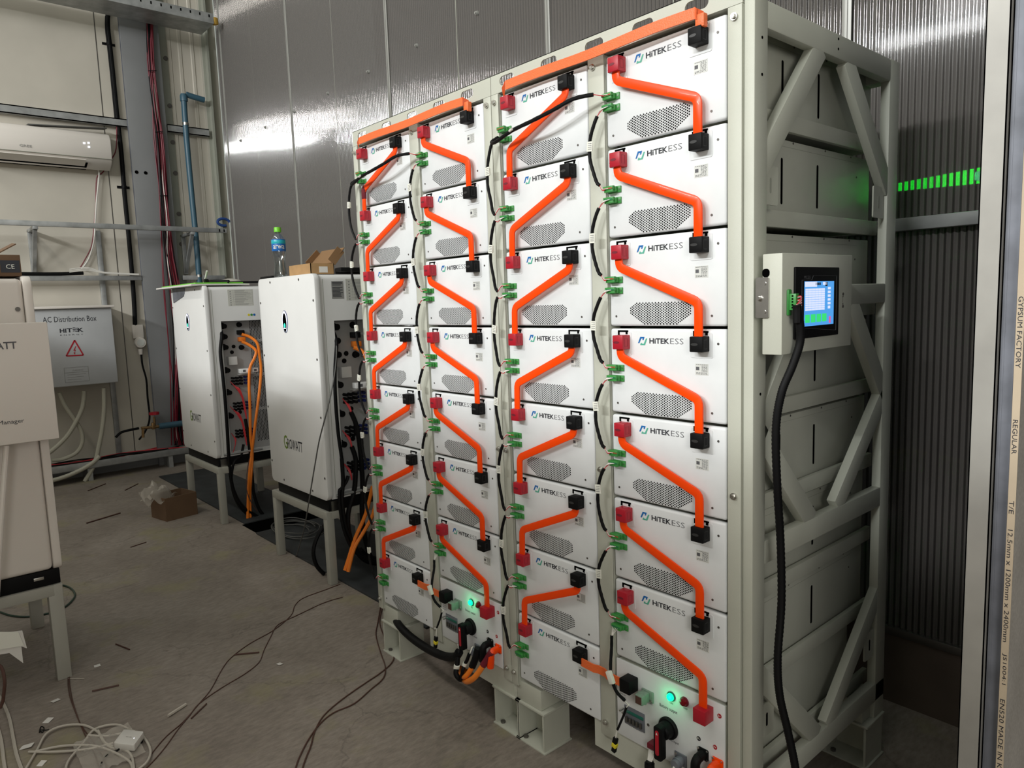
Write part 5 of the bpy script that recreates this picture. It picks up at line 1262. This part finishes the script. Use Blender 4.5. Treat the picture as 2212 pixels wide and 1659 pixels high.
# router
def router():
    a = FL(245, 1601, .03); c = FL(310, 1577, .03)
    t = thing('router', 'small white square router on the floor among white cables', 'router', (-1.82, -1.0, 0))
    tl, tr, br_, bl = [FL(*q, .036) for q in ((268, 1575), (311, 1579), (290, 1610), (244, 1604))]
    cen = (tl+tr+br_+bl)/4
    b = MB(); u = ((tr-tl)+(br_-bl))/4; v = ((tl-bl)+(tr-br_))/4
    pl = []
    for sx, sy, a0 in ((1, 1, 0), (-1, 1, PI/2), (-1, -1, PI), (1, -1, 3*PI/2)):
        for i in range(5): t_ = a0+PI/2*i/4; pl.append(cen+u*(sx*.82+.18*math.cos(t_))+v*(sy*.82+.18*math.sin(t_)))
    b.prism([(p.x, p.y) for p in pl], 2, .012, .036, .003); b.build('housing', 'router_white', t)
    MB().text('tenda', ((cen.x, cen.y, .0364), u.normalized(), v.normalized()), -.012, .012, -.003, .003, 0, 0).build('lettering', 'print_grey', t)
    q = cen+u*.55+v*(-.1); MB().cyl((q.x, q.y, .036), (q.x, q.y, .0368), .002, 8).build('status_light', 'led_white', t)
    MB().prism([(p.x, p.y) for p in [cen+(p-cen)*.9 for p in pl]], 2, .0, .012).build('foot', 'black', t)
    tag(MB().tube([FL(262, 1613, .02), FL(252, 1622, .01), FL(240, 1625, .006), FL(224, 1640, .006), FL(212, 1668, .006)], .003, 8, 3).build('power_cable', 'black'), 'thin black power cable leading from the router to the bottom edge', 'cable')
router()
t = thing('plastic_wrapping', 'crumpled clear plastic wrapping under the router', 'wrapping', (-1.75, -1.05, 0))
b = MB(); tt = bmesh.new(); bmesh.ops.create_grid(tt, x_segments=12, y_segments=12, size=1); random.seed(8)
c0 = FL(235, 1622)
for v in tt.verts: v.co = Vector((c0.x+v.co.x*.12, c0.y+v.co.y*.09, .004+random.uniform(0, .012)))
b._join(tt); b.build('film', 'film_clear', t)
# scraps
random.seed(21)
scr = [((120, 1513), .022, 'a small white label scrap near the left stand leg'), ((104, 1556), .024, 'a folded white scrap left of the router coil'), ((210, 1438), .018, 'crumpled white scrap on the open floor right of the left stand'), ((58, 1612), .030, 'larger white paper scrap left of the coil'), ((90, 1649), .020, 'white scrap at the bottom edge left of the coil'),
       ((604, 1434), .018, 'pale scrap lying in the open floor between the cables'), ((395, 1538), .0, '')]
for (p, s_, lab) in scr:
    if not s_: continue
    q = FL(*p, .003); b = MB(); b.obox(q, (s_*1.3, s_, .0015), (random.uniform(-.15, .15), random.uniform(-.15, .15), random.uniform(0, 3)))
    tag(b.build('paper_scrap', 'paper'), lab.replace('a ', '', 1) if lab.startswith('a ') else lab, 'scrap', None)
sticks = [((199, 1493), (257, 1480), 'wire_brown', .0035, 'dark cut cable piece on the floor below the stand leg'), ((507, 1414), (560, 1409), 'wire_brown', .0035, 'dark cut cable piece between the two floor cables'), ((250, 1391), (280, 1403), 'wire_brown', .003, 'short dark cut cable piece at the middle left of the floor'),
          ((363, 1546), (402, 1521), 'white_cable', .006, 'pale cut tube piece on the floor above the router'), ((187, 1130), (260, 1108), 'wire_brown', .005, 'dark rod on the floor in front of the cardboard box'), ((190, 1060), (228, 1045), 'wire_brown', .004, 'dark rod on the floor near the tray, left one'),
          ((270, 1059), (298, 1045), 'wire_brown', .004, 'dark rod on the floor near the tray, right one'), ((146, 1466), (182, 1466), 'white_cable', .002, 'thin pale stick by the foot of the left stand leg'), ((282, 1182), (316, 1171), 'wire_brown', .003, 'small dark rod on the floor at the centre left'), ((413, 1552), (446, 1520), 'wire_brown', .003, 'dark cut piece lying along the floor cables')]
for a, c, m, r, lab in sticks: cable('cut_piece', m, r, [FL(*a, r), FL(*c, r)], lab, 'offcut', None, 6, 0)
tag(MB().tube([FL(a, c, .004) for a, c in ((85, 1582), (88, 1570), (95, 1572), (92, 1582), (86, 1577), (100, 1577), (106, 1575))], .0018, 6, 3).build('twist_tie', 'black'), 'curled black twist tie near the white scraps', 'wire')

# cables at the foot of the far rack
t = thing('output_cables', 'orange and black power cables leaving the control unit of the far rack', 'cable', (-1.0, -.05, 0))
def hp2(lst, n, m, r, smt=4): MB().tube([P(q[0], q[1], 1, q[2]) for q in lst], r, 12, smt).build(n, m, t)
hp2([(1062, 1408, -.035), (1052, 1425, -.04), (1043, 1438, -.05)], 'heat_shrink_sleeve', 'maroon', .0125)
hp2([(1044, 1437, -.05), (1034, 1452, -.06), (1022, 1466, -.07), (1008, 1472, -.06), (1000, 1462, -.0), (1010, 1440, .06)], 'orange_conduit', 'orange_cable', .0105)
hp2([(1033, 1400, -.04), (1028, 1420, -.045), (1020, 1440, -.05)], 'black_cable', 'black', .013)
hp2([(1022, 1438, -.05), (1012, 1454, -.06), (1002, 1462, -.06), (992, 1452, 0), (1000, 1430, .06)], 'orange_conduit', 'orange_cable', .0095)
hp2([(992, 1402, -.04), (989, 1418, -.05), (987, 1440, -.06), (985, 1455, -.07), (992, 1466, -.06), (1000, 1468, 0)], 'black_cable', 'black', .0095)
hp2([(987, 1437, -.062), (986, 1444, -.062)], 'white_collar', 'tag', .0112, 0)
hp2([(1014, 1412, -.05), (1008, 1428, -.055), (1003, 1436, -.06), (999, 1452, -.07), (996, 1466, -.06)], 'black_cable', 'black', .0065)
hp2([(1005, 1432, -.058), (1003, 1438, -.06)], 'white_collar', 'tag', .0085, 0)
for i in range(5): hp2([(992+i*1.5-3, 1392, -.045), (993+i-2, 1401, -.042)], 'wire', 'wire_white', .0018, 0)
for i in range(3): hp2([(1022-i*1.5, 1396+i, -.04), (1015, 1412, -.05)], 'wire', 'wire_white', .0016, 0)
tag(MB().tube([P(822, 1285, 1, .40), P(834, 1300, 1, .25), P(846, 1322, 1, .10), P(862, 1350, 1, .0), P(885, 1374, 1, -.02), P(915, 1396, 1, -.03), P(945, 1412, 1, -.04), P(968, 1419, 1, -.04), P(985, 1418, 1, -.045), P(992, 1408, 1, -.045)], .016, 12, 4).build('thick_cable', 'black'), 'thick black cable sweeping from behind the far rack to its control unit', 'cable')
# cables at the foot of the near rack
t = thing('output_cables', 'black and orange power cables leaving the control unit of the near rack', 'cable', (-.1, -.05, 0))
X4 = COLX[4]; Z7 = TOP-7*PH
def hp3(pts, n, m, r): MB().tube([(X4+a, y, Z7+c) for a, y, c in pts], r, 12, 4).build(n, m, t)
hp3([(.290, -.034, -.225), (.286, -.04, -.27), (.27, -.04, -.32), (.25, 0, -.36)], 'black_cable', 'black', .0115)
hp3([(.334, -.034, -.232), (.332, -.04, -.27), (.32, -.05, -.33), (.29, -.02, -.37)], 'orange_conduit', 'orange_cable', .0105)
hp3([(.152, -.042, -.243), (.156, -.045, -.262), (.175, -.045, -.28), (.205, -.045, -.29), (.24, -.03, -.31), (.26, 0, -.34)], 'black_cable', 'black', .014)
hp3([(.152, -.042, -.238), (.158, -.045, -.27), (.165, -.04, -.31), (.18, .02, -.35)], 'black_cable', 'black', .011)
hp3([(.225, -.045, -.245), (.212, -.05, -.27), (.20, -.04, -.30), (.20, .0, -.34)], 'black_cable', 'black', .008)
for i in range(6): hp3([(.142+i*.004, -.030, -.214), (.146+i*.0025, -.042, -.238)], 'wire', 'wire_white', .0014)
for i in range(3): hp3([(.229-i*.002, -.032, -.222), (.222+i*.001, -.046, -.248)], 'wire', 'wire_white', .0014)
MB().box((X4+.132, -.028, Z7-.214), (X4+.168, 0, Z7-.198), .002).build('plug', 'maroon', t)
